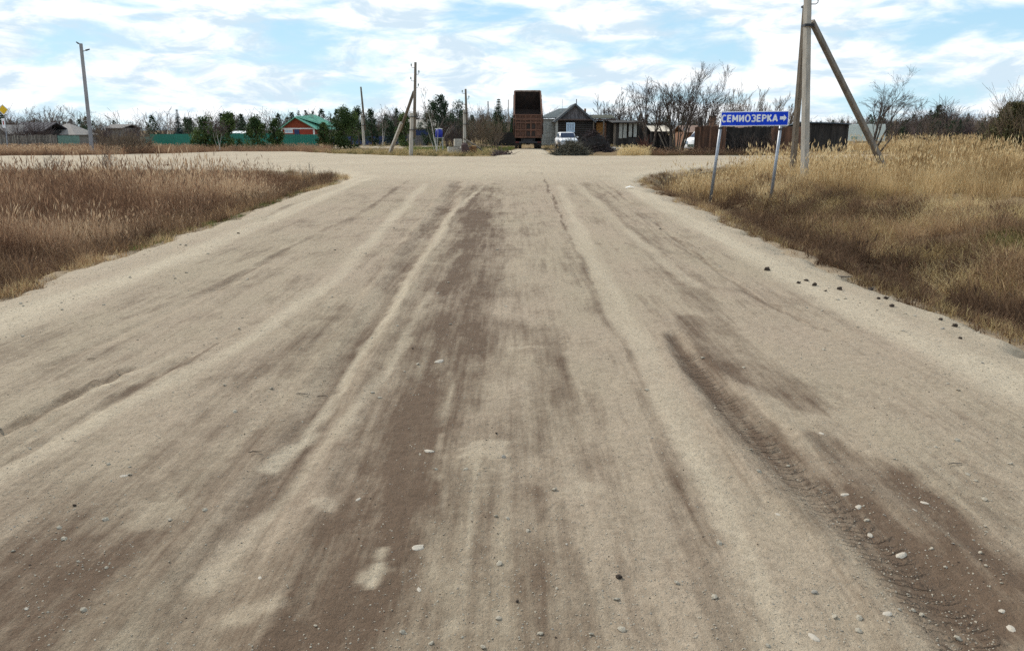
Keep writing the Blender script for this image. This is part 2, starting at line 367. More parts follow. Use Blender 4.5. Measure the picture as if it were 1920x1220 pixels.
def paint(X, Y):
    wx = X + (fbm(X * 3, Y * .7, 3) - .5) * .16 + (fbm(X * 14, Y * 5, 3) - .5) * .07; wy = Y + (fbm(X * 2 + 9, Y * 1.2, 3) - .5) * .5
    dark = np.zeros(X.shape); pale = np.zeros(X.shape)
    patch = (.45 + .9 * fbm(X * 1.6 + 3, Y * .8, 4)) * (.25 + 1.5 * fbm(wx * 9 + 5, Y * .35, 4)) 
    for pts, am, soft in DARK:
        d = strip(lines_px(pts), wx, wy); k = am * ss(1.25, 1.25 - 1.2 * soft, d) * np.clip(patch, .25, 1.4); dark = 1 - (1 - dark) * (1 - np.clip(k, 0, 1))
    for pts, am, soft in PALE:
        d = strip(lines_px(pts), wx, wy); k = am * ss(1.35, 1.35 - 1.3 * soft, d) * np.clip(.3 + 1.4 * fbm(wx * 11 + 15, Y * .4, 4), .2, 1.3); pale = 1 - (1 - pale) * (1 - np.clip(k * 1.05, 0, 1))
    for (px, py, rx, ry, am) in ((706, 1090, 24, 40, .75), (612, 950, 26, 20, .4), (905, 850, 50, 26, .4), (480, 1150, 60, 30, .3), (1080, 930, 60, 30, .35), (300, 960, 70, 34, .22)):   # crusts of dry dust
        c = G(px, py); k_ = CAM_H / -ray(px, py)[2]; a_, b_ = rx * k_, ry * k_ * 1.9
        d = np.hypot((X - c.x) / a_, (Y - c.y) / b_) + (fbm(X * 13, Y * 9, 4) - .5) * 1.7
        pale = np.maximum(pale, am * ss(1.1, .45, d)); dark = dark * (1 - am * ss(1.1, .45, d))
    return dark, pale
def road_surface(X, Y, fine=True):
    sd = road_sd(X, Y)
    z = base_z(X, Y) - .17 * ss(-.40, .25, sd) + .02 * ss(-.25, -1.2, sd)
    z = z + (fbm(X * .8, Y * .5, 4) - .5) * .045 * ss(0, -1, sd)
    dark = pale = s = tt = tm = np.zeros(X.shape)
    if fine:
        dark, pale = paint(X, Y)
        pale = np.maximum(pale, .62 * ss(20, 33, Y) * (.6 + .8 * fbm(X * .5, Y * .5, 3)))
        wx = X + (fbm(X * 5, Y * 1.1, 3) - .5) * .06
        for i, dep in RUTS:
            d = strip(lines_px(DARK[i][0]), wx, Y); z = z - dep * ss(1.1, .3, d) + dep * .55 * ss(.35, 0, abs(d - 1.45))
        z = z + (fbm(X * 5, Y * 4, 4) - .5) * .018 + (fbm(X * 16, Y * 14, 3) - .5) * .008
        z = z + .010 * np.sin(2 * math.pi * (Y + (fbm(X * 1.2, Y * .8, 2) - .5) * .8) / .62) * ss(9, 13, Y) * ss(29, 24, Y) * ss(.8, -.2, X) * ss(-4, -2.6, X)
        d, s, tt = strip(TREAD, X, Y, True)
        tm = ss(1.0, .8, d) * ss(-.12, -.02, tt) * ss(.12, .25, s) * ss(.30, .50, fbm(X * 2.2, Y * 1.4 + 5, 3) + .14)
    shoulder = ss(-1.6, -.2, sd)
    return z, sd, {'dark': dark, 'pale': pale, 'along': s, 'across': tt, 'tread': tm, 'shoulder': shoulder}

def road_material():
    m = bpy.data.materials.new('packed_earth'); m.use_nodes = True; t = m.node_tree; nn, ll = t.nodes, t.links; b = nn['Principled BSDF']
    b.inputs['Roughness'].default_value = .95; b.inputs['Specular IOR Level'].default_value = .15
    tcn = nn.new('ShaderNodeTexCoord')
    def noise(sc, de, st=(1, 1, 1), ro=.65, loc=(0, 0, 0)):
        mp_ = nn.new('ShaderNodeMapping'); mp_.inputs['Scale'].default_value = st; mp_.inputs['Location'].default_value = loc; ll.new(tcn.outputs['Object'], mp_.inputs[0])
        n = nn.new('ShaderNodeTexNoise'); n.inputs['Scale'].default_value = sc; n.inputs['Detail'].default_value = de; n.inputs['Roughness'].default_value = ro
        ll.new(mp_.outputs[0], n.inputs['Vector']); return n.outputs[0]
    def attr(n): a = nn.new('ShaderNodeAttribute'); a.attribute_name = n; return a.outputs['Fac']
    def math_(op, a, b_=None, c=None):
        n = nn.new('ShaderNodeMath'); n.operation = op
        for i, v in enumerate((a, b_, c)):
            if v is None: continue
            if isinstance(v, (int, float)): n.inputs[i].default_value = v
            else: ll.new(v, n.inputs[i])
        return n.outputs[0]
    def rng(v, a, b_, c=0, d=1):
        n = nn.new('ShaderNodeMapRange'); n.inputs[1].default_value = a; n.inputs[2].default_value = b_; n.inputs[3].default_value = c; n.inputs[4].default_value = d; ll.new(v, n.inputs[0]); return n.outputs[0]
    def mix(f, a, b_, typ='MIX'):
        n = nn.new('ShaderNodeMix'); n.data_type = 'RGBA'; n.blend_type = typ
        for s_, v in (('Factor', f), ('A', a), ('B', b_)):
            if isinstance(v, tuple): n.inputs[s_].default_value = v
            elif isinstance(v, (int, float)): n.inputs[s_].default_value = v
            else: ll.new(v, n.inputs[s_])
        return n.outputs['Result']
    dark, pale, tread, sh = attr('dark'), attr('pale'), attr('tread'), attr('shoulder')
    streak = noise(4.5, 6, (1, .10, 1)); blotch = noise(1.1, 7, (1, .55, 1), .7); grain = noise(230, 3); mid = noise(26, 5, (1, .8, 1), .7); peb = noise(70, 2, loc=(3, 3, 3))
    hue = noise(.7, 4, (1, .4, 1), loc=(7, 1, 0))
    base = mix(rng(hue, .38, .62), (.368, .300, .215, 1), (.374, .296, .217, 1))
    d1 = math_('ADD', dark, math_('MULTIPLY', math_('SUBTRACT', blotch, .47), 1.7))
    d1 = math_('ADD', d1, math_('MULTIPLY', math_('SUBTRACT', streak, .5), 1.2))
    d1 = math_('ADD', d1, math_('MULTIPLY', math_('SUBTRACT', noise(5.5, 6, (1, .55, 1), .75, (2, 8, 1)), .5), 1.0))
    d1 = math_('ADD', d1, math_('MULTIPLY', math_('SUBTRACT', noise(17, 4, (1, .05, 1), .6, (4, 4, 4)), .5), .95))
    d1 = math_('ADD', d1, math_('MULTIPLY', math_('SUBTRACT', noise(42, 3, (1, .035, 1), .6, (6, 1, 4)), .5), .5))
    d1 = math_('SUBTRACT', d1, math_('MULTIPLY', pale, .55))
    d1 = math_('SUBTRACT', d1, math_('MULTIPLY', sh, .25))
    f1 = rng(d1, .0, .85)
    col = mix(f1, base, (.138, .094, .063, 1))
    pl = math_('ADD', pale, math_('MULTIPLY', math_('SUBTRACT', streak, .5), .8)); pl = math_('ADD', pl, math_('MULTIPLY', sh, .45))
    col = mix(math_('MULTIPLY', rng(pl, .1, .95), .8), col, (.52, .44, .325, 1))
    # gravelly loose stuff: grains, little stones, speckle
    col = mix(rng(grain, .30, .70, -.0, 1), mix(1.0, col, (.72, .72, .72, 1), 'MULTIPLY'), mix(1.0, col, (1.2, 1.2, 1.2, 1), 'MULTIPLY'))
    col = mix(math_('MULTIPLY', rng(peb, .66, .74), .45), col, (.52, .46, .38, 1))
    col = mix(math_('MULTIPLY', rng(noise(55, 2, loc=(9, 2, 1)), .67, .72), math_('ADD', .30, math_('MULTIPLY', sh, .65))), col, (.10, .08, .06, 1))
    col = mix(rng(mid, .32, .72, 0, .75), col, mix(1.0, col, (.62, .60, .58, 1), 'MULTIPLY'))
    ll.new(col, b.inputs['Base Color'])
    # lug prints
    s_, a_ = attr('along'), attr('across')
    skew = math_('ADD', s_, math_('MULTIPLY', math_('ABSOLUTE', a_), .35)); skew = math_('ADD', skew, math_('MULTIPLY', mid, .07))
    lug = math_('SINE', math_('MULTIPLY', skew, 2 * math.pi / .085))
    lug = math_('MULTIPLY', rng(lug, -.35, .5), tread)
    h = math_('ADD', math_('MULTIPLY', grain, .0035), math_('MULTIPLY', mid, .017)); h = math_('ADD', h, math_('MULTIPLY', rng(peb, .62, .75), .006))
    h = math_('ADD', h, math_('MULTIPLY', math_('MULTIPLY', lug, rng(noise(9, 4, (1, 1, 1), .7, (1, 1, 7)), .38, .60, .15, 1)), .026))
    bp = nn.new('ShaderNodeBump'); bp.inputs['Strength'].default_value = .9; bp.inputs['Distance'].default_value = 1.0
    ll.new(h, bp.inputs['Height']); ll.new(bp.outputs[0], b.inputs['Normal'])
    return m
road_m = road_material()
xs = np.arange(-9, 8.001, .042); ys = [1.3]
while ys[-1] < 31: ys.append(ys[-1] + max(.018, .0075 * ys[-1]))
ys = np.array(list(np.arange(-8, 1.2, .4)) + ys); Y_SPLIT = ys[-1]
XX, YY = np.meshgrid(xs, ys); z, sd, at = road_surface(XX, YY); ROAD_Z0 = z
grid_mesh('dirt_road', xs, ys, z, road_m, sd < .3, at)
xs = axis_(-30, 20, .25, (-150, 200), 1.05); ys = np.arange(Y_SPLIT, 84, .22)
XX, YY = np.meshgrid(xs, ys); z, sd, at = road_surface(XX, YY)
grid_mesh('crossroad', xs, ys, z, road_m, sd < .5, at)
def rz_(x, y):                             # height of the road surface
    return float(road_surface(np.array([x]), np.array([y]))[0][0])

# the lane that leads off behind the poles
xs = np.arange(-60, -4, .6); ys = np.arange(72, 92, .5); XX, YY = np.meshgrid(xs, ys)
lane = np.abs(YY - 80.5 - .10 * (XX + 14)) - 3.2 + (fbm(XX * .5, YY * .5, 3) - .5) * 1.5
zz = base_z(XX, YY) + .03 - .15 * ss(-.6, .6, lane)
grid_mesh('side_lane', xs, ys, zz, road_m, (lane < .7) & (XX > -24) & (XX < -7), {'dark': 0 * zz, 'pale': 0 * zz + .4, 'shoulder': 0 * zz, 'tread': 0 * zz, 'along': 0 * zz, 'across': 0 * zz})
# ------------------------------------------------------------------ plants: materials
def leafy(name, c1, c2, c3=None, trans=.35, rough=.8, inst=True):
    m = bpy.data.materials.new(name); m.use_nodes = True; t = m.node_tree; nn, ll = t.nodes, t.links; b = nn['Principled BSDF']
    b.inputs['Roughness'].default_value = rough; b.inputs['Specular IOR Level'].default_value = .15
    a = nn.new('ShaderNodeAttribute'); a.attribute_name = 'tint'
    if inst: a.attribute_type = 'INSTANCER'
    a2 = nn.new('ShaderNodeAttribute'); a2.attribute_name = 'blade'
    ad = nn.new('ShaderNodeMath'); ad.operation = 'MULTIPLY_ADD'; ad.inputs[1].default_value = .65
    m2 = nn.new('ShaderNodeMath'); m2.operation = 'MULTIPLY'; m2.inputs[1].default_value = .35; ll.new(a2.outputs['Fac'], m2.inputs[0])
    ll.new(a.outputs['Fac'], ad.inputs[0]); ll.new(m2.outputs[0], ad.inputs[2])
    r = nn.new('ShaderNodeValToRGB'); e = r.color_ramp.elements; e[0].position = .12; e[0].color = (*c1, 1); e[1].position = .88; e[1].color = (*(c3 or c2), 1)
    if c3: x = e.new(.5); x.color = (*c2, 1)
    ll.new((ad if inst else a).outputs[0] if inst else a.outputs['Fac'], r.inputs[0]); ll.new(r.outputs[0], b.inputs['Base Color'])
    tr = nn.new('ShaderNodeBsdfTranslucent'); ll.new(r.outputs[0], tr.inputs['Color'])
    mx_ = nn.new('ShaderNodeMixShader'); mx_.inputs[0].default_value = trans
    ll.new(b.outputs[0], mx_.inputs[1]); ll.new(tr.outputs[0], mx_.inputs[2]); ll.new(mx_.outputs[0], nn['Material Output'].inputs[0])
    return m
G_RUSSET = leafy('russet_grass', (.125, .070, .044), (.335, .205, .125), (.60, .45, .29))
G_GOLD = leafy('golden_reed', (.20, .125, .058), (.54, .38, .19), (.80, .64, .38))
G_DARK = leafy('dead_matted_grass', (.080, .048, .030), (.235, .145, .082), (.47, .325, .18))
G_STRAW = leafy('straw_grass', (.24, .17, .08), (.48, .36, .175), (.70, .56, .32))
G_GREEN = leafy('new_green_grass', (.05, .075, .018), (.11, .15, .035), (.24, .23, .08))
G_WEED = leafy('roadside_weed', (.05, .05, .022), (.14, .125, .05), (.30, .24, .11))

def clump(name, mat, n, rad, h, wd, lean, curl, plume=0, seed=1, flat=0):
    rnd = random.Random(seed); V = []; F = []; A = []
    for i in range(n):
        a = rnd.uniform(0, 6.283); r = rad * math.sqrt(rnd.random()); x, y = r * math.cos(a), r * math.sin(a)
        hh = h * rnd.uniform(.45, 1.0); da = rnd.uniform(0, 6.283); le = lean * abs(rnd.gauss(0, 1)); cu = curl * rnd.uniform(.2, 1.4)
        fa = rnd.uniform(0, 3.14); wx, wy = math.cos(fa) * wd / 2, math.sin(fa) * wd / 2
        segs = 3; base = len(V); c = rnd.random(); px, py, pz = x, y, -.06; el = math.pi / 2 - min(le, 1.35) - flat * rnd.uniform(.5, 1)
        for k in range(segs + 1):
            f = k / segs; q = (1 - f * .8) * (.8 + .4 * rnd.random())
            V += [(px - wx * q, py - wy * q, pz), (px + wx * q, py + wy * q, pz)]
            e2 = max(el - cu * f * f * 1.4, -.5); st = hh / segs
            px += math.cos(e2) * math.cos(da) * st; py += math.cos(e2) * math.sin(da) * st; pz = max(pz + math.sin(e2) * st, .005 + .03 * c if flat else -9)
        for k in range(segs): F.append((base + 2 * k, base + 2 * k + 1, base + 2 * k + 3, base + 2 * k + 2)); A.append(c)
        if plume and rnd.random() < plume:       # a seed head
            b2 = len(V); pw = wd * rnd.uniform(.9, 1.7); pl = h * rnd.uniform(.10, .2)
            tip = Vector((px, py, pz)); d = Vector((math.cos(da) * .25, math.sin(da) * .25, 1)).normalized()
            V += [tuple(tip - d * pl * .2), tuple(tip + Vector((math.cos(fa) * pw, math.sin(fa) * pw, pl * .3))), tuple(tip + d * pl), tuple(tip - Vector((math.cos(fa) * pw, math.sin(fa) * pw, -pl * .3)))]
            F.append((b2, b2 + 1, b2 + 2, b2 + 3)); A.append(min(1, c + .2))
    me = bpy.data.meshes.new(name); me.from_pydata(V, [], F); me.materials.append(mat)
    at = me.attributes.new('blade', 'FLOAT', 'FACE'); at.data.foreach_set('value', np.array(A, 'f'))
    return me
def scatter(name, label, cat, meshes, pos, rot, scl, tint, idx=None):
    """one stuff object: clumps instanced on points by geometry nodes"""
    col = bpy.data.collections.new(name + '_kinds')
    for i, me in enumerate(meshes): col.objects.link(bpy.data.objects.new('%s_%02d' % (name, i), me))
    n = len(pos); me = bpy.data.meshes.new(name); me.vertices.add(n); me.vertices.foreach_set('co', np.asarray(pos, 'f').reshape(-1))
    for nm, ty, v in (('rot', 'FLOAT_VECTOR', rot), ('scl', 'FLOAT_VECTOR', scl)):
        me.attributes.new(nm, ty, 'POINT').data.foreach_set('vector', np.asarray(v, 'f').reshape(-1))
    me.attributes.new('tint', 'FLOAT', 'POINT').data.foreach_set('value', np.asarray(tint, 'f'))
    if idx is None: idx = np.random.default_rng(3).integers(0, len(meshes), n)
    me.attributes.new('kind_index', 'INT', 'POINT').data.foreach_set('value', np.asarray(idx, 'i'))
    o = bpy.data.objects.new(name, me); C.objects.link(o)
    g = bpy.data.node_groups.new(name, 'GeometryNodeTree')
    g.interface.new_socket('Geometry', in_out='INPUT', socket_type='NodeSocketGeometry'); g.interface.new_socket('Geometry', in_out='OUTPUT', socket_type='NodeSocketGeometry')
    gi, go = g.nodes.new('NodeGroupInput'), g.nodes.new('NodeGroupOutput'); ip = g.nodes.new('GeometryNodeInstanceOnPoints'); ci = g.nodes.new('GeometryNodeCollectionInfo')
    ci.inputs['Collection'].default_value = col; ci.inputs['Separate Children'].default_value = True; ci.inputs['Reset Children'].default_value = True
    def na(nm, ty): a = g.nodes.new('GeometryNodeInputNamedAttribute'); a.data_type = ty; a.inputs['Name'].default_value = nm; return a.outputs['Attribute']
    g.links.new(gi.outputs[0], ip.inputs['Points']); g.links.new(ci.outputs[0], ip.inputs['Instance']); ip.inputs['Pick Instance'].default_value = True
    g.links.new(na('kind_index', 'INT'), ip.inputs['Instance Index']); g.links.new(na('scl', 'FLOAT_VECTOR'), ip.inputs['Scale'])
    er = g.nodes.new('FunctionNodeEulerToRotation'); g.links.new(na('rot', 'FLOAT_VECTOR'), er.inputs[0]); g.links.new(er.outputs[0], ip.inputs['Rotation'])
    g.links.new(ip.outputs[0], go.inputs[0])
    md = o.modifiers.new('scatter', 'NODES'); md.node_group = g
    o['kind'] = 'stuff'; o['label'] = label; o['category'] = cat
    return o
rg = np.random.default_rng(11)
def points(n, x0, x1, y0, y1, wide=1.15):
    """random points of the fields, thinning with distance, kept to what the camera side can plausibly see"""
    y = y0 * (y1 / y0) ** rg.random(n) if y0 > 1 else rg.uniform(y0, y1, n); x = rg.uniform(x0, x1, n)
    k = np.abs(x) < y * .66 * wide + 1.5; return x[k], y[k]
def put(name, label, cat, meshes, x, y, sd, h, hv=.35, tint=None, lean=.12, zoff=0, wide=1.0):
    n = len(x); z = ground_z(x, y, sd) + zoff; s = np.minimum(h * (1 + hv * (rg.random(n) - .5) * 2), 1.02)
    wx_, wy_ = (fbm(x * .9 + 31, y * .9, 3) - .5) * 1.6, (fbm(x * .9 + 77, y * .9, 3) - .5) * 1.6
    rot = np.stack([wx_ * lean * 4 + rg.normal(0, lean, n), wy_ * lean * 4 + rg.normal(0, lean, n), rg.uniform(0, 6.283, n)], 1)
    scl = np.stack([wide * np.sqrt(s), wide * np.sqrt(s), s], 1)
    if tint is None: tint = np.clip(fbm(x * .45, y * .45, 4) * 2.6 - .85 + rg.normal(0, .2, n), 0, 1)
    return scatter(name, label, cat, meshes, np.stack([x, y, z], 1), rot, scl, tint)

# near clumps have fine blades; far ones fewer and broader
def kinds(mat, n, rad, h, wd, lean, curl, plume, flat=0, k=4, s0=0): return [clump('clump', mat, n, rad, h, wd, lean, curl, plume, s0 + i, flat) for i in range(k)]
# left field: russet grass
russ_n = kinds(G_RUSSET, 26, .2, 1.05, .0095, .14, .3, .04, s0=10, k=8); russ_f = kinds(G_RUSSET, 30, .34, 1.0, .012, .13, .2, .05, s0=20)
russ_n += kinds(G_RUSSET, 6, .22, 1.28, .008, .10, .35, .35, s0=160, k=2); russ_f += kinds(G_RUSSET, 7, .3, 1.25, .011, .10, .3, .3, s0=164, k=1)
x, y = points(60000, -34, -4, 5.5, 38); sd = road_sd(x, y); k = (sd > .55) & (y < 37.5) & (x < -4.5); x, y, sd = x[k], y[k], sd[k]
k = rg.random(len(x)) < np.clip((.35 + .75 * ss(.38, .6, fbm(x * .7 + 5, y * .7, 3))) * ss(.2, 1.1, sd), 0, 1); x, y, sd = x[k], y[k], sd[k]
tall = (.30 + .55 * ss(.6, 2.4, sd)) * (.45 + 1.05 * fbm(x * .5, y * .5, 3)) * (1 - .35 * ss(30, 37, y)) * (.55 + .45 * ss(-5.5, -8.5, x + .04 * y))
tall = tall * (1 - .62 * ss(-9.5, -6, x) * ss(22, 27, y)) * (1 - .34 * ss(19, 29, y))
nr = y < 15
put('russet_grass', 'tall russet dry grass filling the field left of the road', 'dry grass', russ_n, x[nr], y[nr], sd[nr], tall[nr])
put('far_russet_grass', 'russet dry grass at the far end of the left field', 'dry grass', russ_f, x[~nr], y[~nr], sd[~nr], tall[~nr])
dk = kinds(G_DARK, 34, .13, .6, .011, .42, .9, .05, s0=30, k=8); fl = kinds(G_DARK, 26, .24, .55, .013, .7, .6, 0, flat=.75, s0=40, k=6)
x, y = points(26000, -30, -4, 5.2, 36); sd = road_sd(x, y); k = (sd > .18) & (sd < 2.6) & (x < -4.4) & (rg.random(len(x)) < .2 + .9 * ss(.40, .58, fbm(x * 1.9, y * 1.9, 3))); x, y, sd = x[k], y[k], sd[k]
put('dead_grass', 'dark dead grass along the left road edge', 'dry grass', dk + fl, x, y, sd, .7 + .25 * ss(.2, 1, sd), .4, tint=np.clip(fbm(x * .6, y * .6, 4) * 2.2 - .95 + rg.normal(0, .15, len(x)), 0, 1))
gr = kinds(G_GREEN, 40, .12, .16, .005, .45, .5, 0, s0=50)
x, y = points(9000, -12, -4, 5.2, 34); sd = road_sd(x, y); k = (sd > .02) & (sd < .55) & (fbm(x * .8, y * .8, 3) > .43); x, y, sd = x[k], y[k], sd[k]
put('green_grass', 'short new green grass at the left road edge', 'grass', gr, x, y, sd, 1.0, .4)

# right field
x, y = points(60000, 3.8, 34, 4.0, 40); sd = road_sd(x, y); k = (sd > .10) & (sd < 4.2 + 2.5 * fbm(x * .3, y * .3, 2)) & (y < 39) & (rg.random(len(x)) < .12 + .9 * ss(.40, .58, fbm(x * 1.9, y * 1.9, 3))); x, y, sd = x[k], y[k], sd[k]
put('matted_grass', 'dark matted dead grass in the ditch right of the road', 'dry grass', dk + fl, x, y, sd, (.35 + .45 * ss(.3, 1.4, sd)) * (.2 + 1.6 * fbm(x * 1.6, y * 1.6, 3)), .5,
    tint=np.clip(fbm(x * .6 + 3, y * .6, 4) * 2.6 - 1.12 + .36 * ss(1.2, 5, sd) + rg.normal(0, .13, len(x)), 0, 1))
stf = kinds(G_STRAW, 32, .26, .55, .011, .6, .6, .0, flat=.7, s0=60, k=6); stu = kinds(G_STRAW, 36, .2, .42, .006, .45, .7, 0, s0=70)
x, y = points(40000, 6, 40, 5.0, 44); sd = road_sd(x, y); f = fbm(x * .5 + 8, y * .5, 4); k = (sd > 1.4) & (f + .12 * ss(2, 6, sd) > .53) & (y < 24); x, y, sd = x[k], y[k], sd[k]
put('straw_grass', 'pale flattened straw lying in the field right of the road', 'dry grass', stf + stu, x, y, sd, .75 + .3 * rg.random(len(x)), .3)
gold_n = kinds(G_GOLD, 26, .24, 1.15, .011, .15, .3, .06, s0=80, k=8); gold_f = kinds(G_GOLD, 26, .40, 1.15, .014, .12, .2, .12, s0=90)
gold_n += kinds(G_GOLD, 6, .24, 1.6, .009, .10, .35, .5, s0=170, k=2)
x, y = points(60000, 4.5, 60, 9, 72); sd = road_sd(x, y)
lim = 20.2 - .13 * np.clip(x - 10, 0, 30) + 3.5 * (fbm(x * .25, y * .25, 3) - .5) 
k = (sd > .8) & (y > lim) & ((y < 41) | (x > 30)) & (rg.random(len(x)) < .10 + .75 * ss(.40, .58, fbm(x * .45, y * .45 + 4, 3)))
x, y, sd = x[k], y[k], sd[k]; h = (.25 + 1.05 * fbm(x * .45 + 2, y * .45, 3)) * (.58 + .42 * ss(4.8, 13, x)) * (.75 + .25 * ss(lim[k] - .5, lim[k] + 4, y))
nr = y < 24
put('golden_reeds', 'tall golden dry reeds in the field behind the road sign', 'reeds', gold_n, x[nr], y[nr], sd[nr], h[nr])
put('far_golden_reeds', 'distant tall golden reeds on the right towards the fields', 'reeds', gold_f, x[~nr], y[~nr], sd[~nr], h[~nr])
# ragged edge: small tufts and dead stalks straying on to the shoulders
tf_ = kinds(G_DARK, 12, .07, .20, .007, .6, .9, 0, s0=140) + kinds(G_STRAW, 8, .06, .16, .006, .7, .8, 0, s0=150)
x, y = points(110000, -8, 8, 3.8, 34); sd = road_sd(x, y); k = (sd > -.28) & (sd < .40) & (rg.random(len(x)) < ss(.42, .62, fbm(x * 1.7 + 3, y * 1.7, 3)) * (.15 + .85 * ss(-.25, .2, sd))) & (np.abs(x) > 3); x, y, sd = x[k], y[k], sd[k]
put('edge_tufts', 'sparse dead tufts straggling along both road edges', 'dry grass', tf_, x, y, sd, .5 + .7 * ss(-.2, .3, sd), .5, zoff=.045 + .03 * ss(.1, -.2, sd))
x, y = points(9000, 8, 20, 7, 13); sd = road_sd(x, y); k = (fbm(x * .7 + 1, y * .7, 3) > .52) & (sd > 2.2); x, y, sd = x[k], y[k], sd[k]
put('ditch_grass', 'thin olive green grass by the right ditch', 'grass', kinds(G_GREEN, 30, .14, .35, .006, .3, .5, 0, s0=55), x, y, sd, 1.0, .4, tint=np.clip(.55 + rg.normal(0, .2, len(x)), 0, 1))

# the verge along the far side of the crossroad and round the yards
far_w = kinds(G_WEED, 40, .30, .55, .018, .35, .5, .2, s0=100); far_s = kinds(G_STRAW, 36, .32, .6, .018, .3, .5, .3, s0=110)
def verge(name, label, cat, meshes, n, px0, px1, y0, y1, h, thr=.0, tint=None, hv=.4, offs=.3):
    yy = rg.uniform(y0, y1, n); pp = rg.uniform(px0, px1, n); xx = (pp - 960) / 1490 * yy
    sd = road_sd(xx, yy); k = (sd > offs) & (fbm(xx * .3 + 2, yy * .3, 3) > thr); xx, yy, sd = xx[k], yy[k], sd[k]
    if len(xx) == 0: return
    t = tint if tint is None else np.clip(tint + rg.normal(0, .15, len(xx)), 0, 1)
    put(name, label, cat, meshes, xx, yy, sd, h, hv, tint=t)
russ_v = kinds(G_RUSSET, 34, .34, 1.0, .02, .15, .25, .3, s0=120)
verge('weedy_verge', 'weedy brown grass on the far verge of the crossroad at left', 'weeds', russ_v, 3600, -120, 300, 53, 72, .40)
verge('brown_verge', 'reddish brown weeds in front of the teal fence', 'weeds', russ_v, 2000, 300, 620, 57, 76, .34, tint=.35)
verge('yellow_verge', 'yellowish low weeds beside the wooden pole with the strut', 'weeds', far_s + far_w, 2000, 590, 930, 53, 64, .42, .35, tint=.45)
verge('green_verge', 'green new grass left of the dump truck', 'grass', kinds(G_GREEN, 40, .3, .3, .018, .4, .5, 0, s0=130), 1500, 760, 965, 58, 80, .95, tint=.6)
verge('straw_verge', 'straw coloured grass in front of the open shed', 'weeds', far_s, 260, 1165, 1216, 52.5, 57, .8, tint=.8)
verge('dark_verge', 'dark dry weeds in front of the right hand fences', 'weeds', russ_v + far_w, 1300, 1215, 1500, 52.6, 56, .34, tint=.25)
verge('yard_weeds', 'patchy dry weeds between the far yards', 'weeds', far_w + far_s, 5000, -60, 1500, 74, 150, .55, .45)
# ------------------------------------------------------------------ trees
BARK = M('grey_brown_bark', (.12, .095, .075), (.05, .04, .035), scale=9, stretch=(1, 1, .3), bump=.5)
TWIG = M('dark_twigs', (.10, .075, .06), (.055, .042, .038), scale=3, bump=0)
TWIG_P = M('purple_brown_twigs', (.115, .080, .072), (.06, .045, .046), scale=3, bump=0)
TWIG_T = M('tan_twigs', (.25, .185, .125), (.12, .088, .06), scale=2, bump=0)
BIRCH = M('white_birch_bark', (.55, .52, .47), (.15, .13, .12), scale=5, stretch=(1, 1, 2.2), bump=.2, lo=.52, hi=.72)
BIRCH_T = M('birch_twigs', (.20, .155, .13), (.11, .085, .075), scale=3, bump=0)
def needle_mat(name, a, b): return leafy(name, a, b, None, .12, .7, inst=False)
PINE = needle_mat('dark_pine_needles', (.014, .030, .018), (.055, .085, .042))
SPRUCE = needle_mat('blue_spruce_needles', (.022, .038, .040), (.06, .09, .085))
CEDAR = needle_mat('bright_green_needles', (.024, .050, .017), (.11, .15, .045))
WILLOWG = needle_mat('olive_bush_leaves', (.045, .048, .022), (.13, .12, .05))

TRUNK_LEVELS = 2
def grow(mbT, mbC, rnd, p, d, ln, r, depth, maxd, up=.12, wander=.22, kids=(3, 5), split=.62, spread=(.45, .95), rmin=.006, first=.35):
    n = 6 if depth < 2 else 3; pts = [p.copy()]; rs = [r]; q = p.copy(); dd = d.copy()
    for i in range(n):
        dd = (dd + Vector((rnd.gauss(0, wander), rnd.gauss(0, wander), rnd.gauss(0, wander * .6) + up))).normalized()
        q = q + dd * ln / n; pts.append(q.copy()); rs.append(max(rmin, r * (1 - .72 * (i + 1) / n)))
    (mbT if depth < TRUNK_LEVELS else mbC).tube(pts, rs, 6 if depth == 0 else (4 if depth < 2 else 3), rnd.uniform(.3, .7), cap=False)
    if depth >= maxd: return
    for i in range(rnd.randint(*kids)):
        f = first + (1 - first) * (i + rnd.random()) / kids[1]; f = min(f, .97); s = f * n; a = int(s); fr = s - a
        pp = pts[a].lerp(pts[min(a + 1, n)], fr); ax = (pts[min(a + 1, n)] - pts[a]).normalized()
        o = ax.orthogonal().normalized(); o.rotate(Matrix.Rotation(rnd.uniform(0, 6.283), 3, ax)); an = rnd.uniform(*spread)
        nd_ = (ax * math.cos(an) + o * math.sin(an)).normalized()
        grow(mbT, mbC, rnd, pp, nd_, ln * split * rnd.uniform(.75, 1.2), max(rmin, rs[a] * rnd.uniform(.5, .7)), depth + 1, maxd, up, wander, kids, split, spread, rmin, .2)
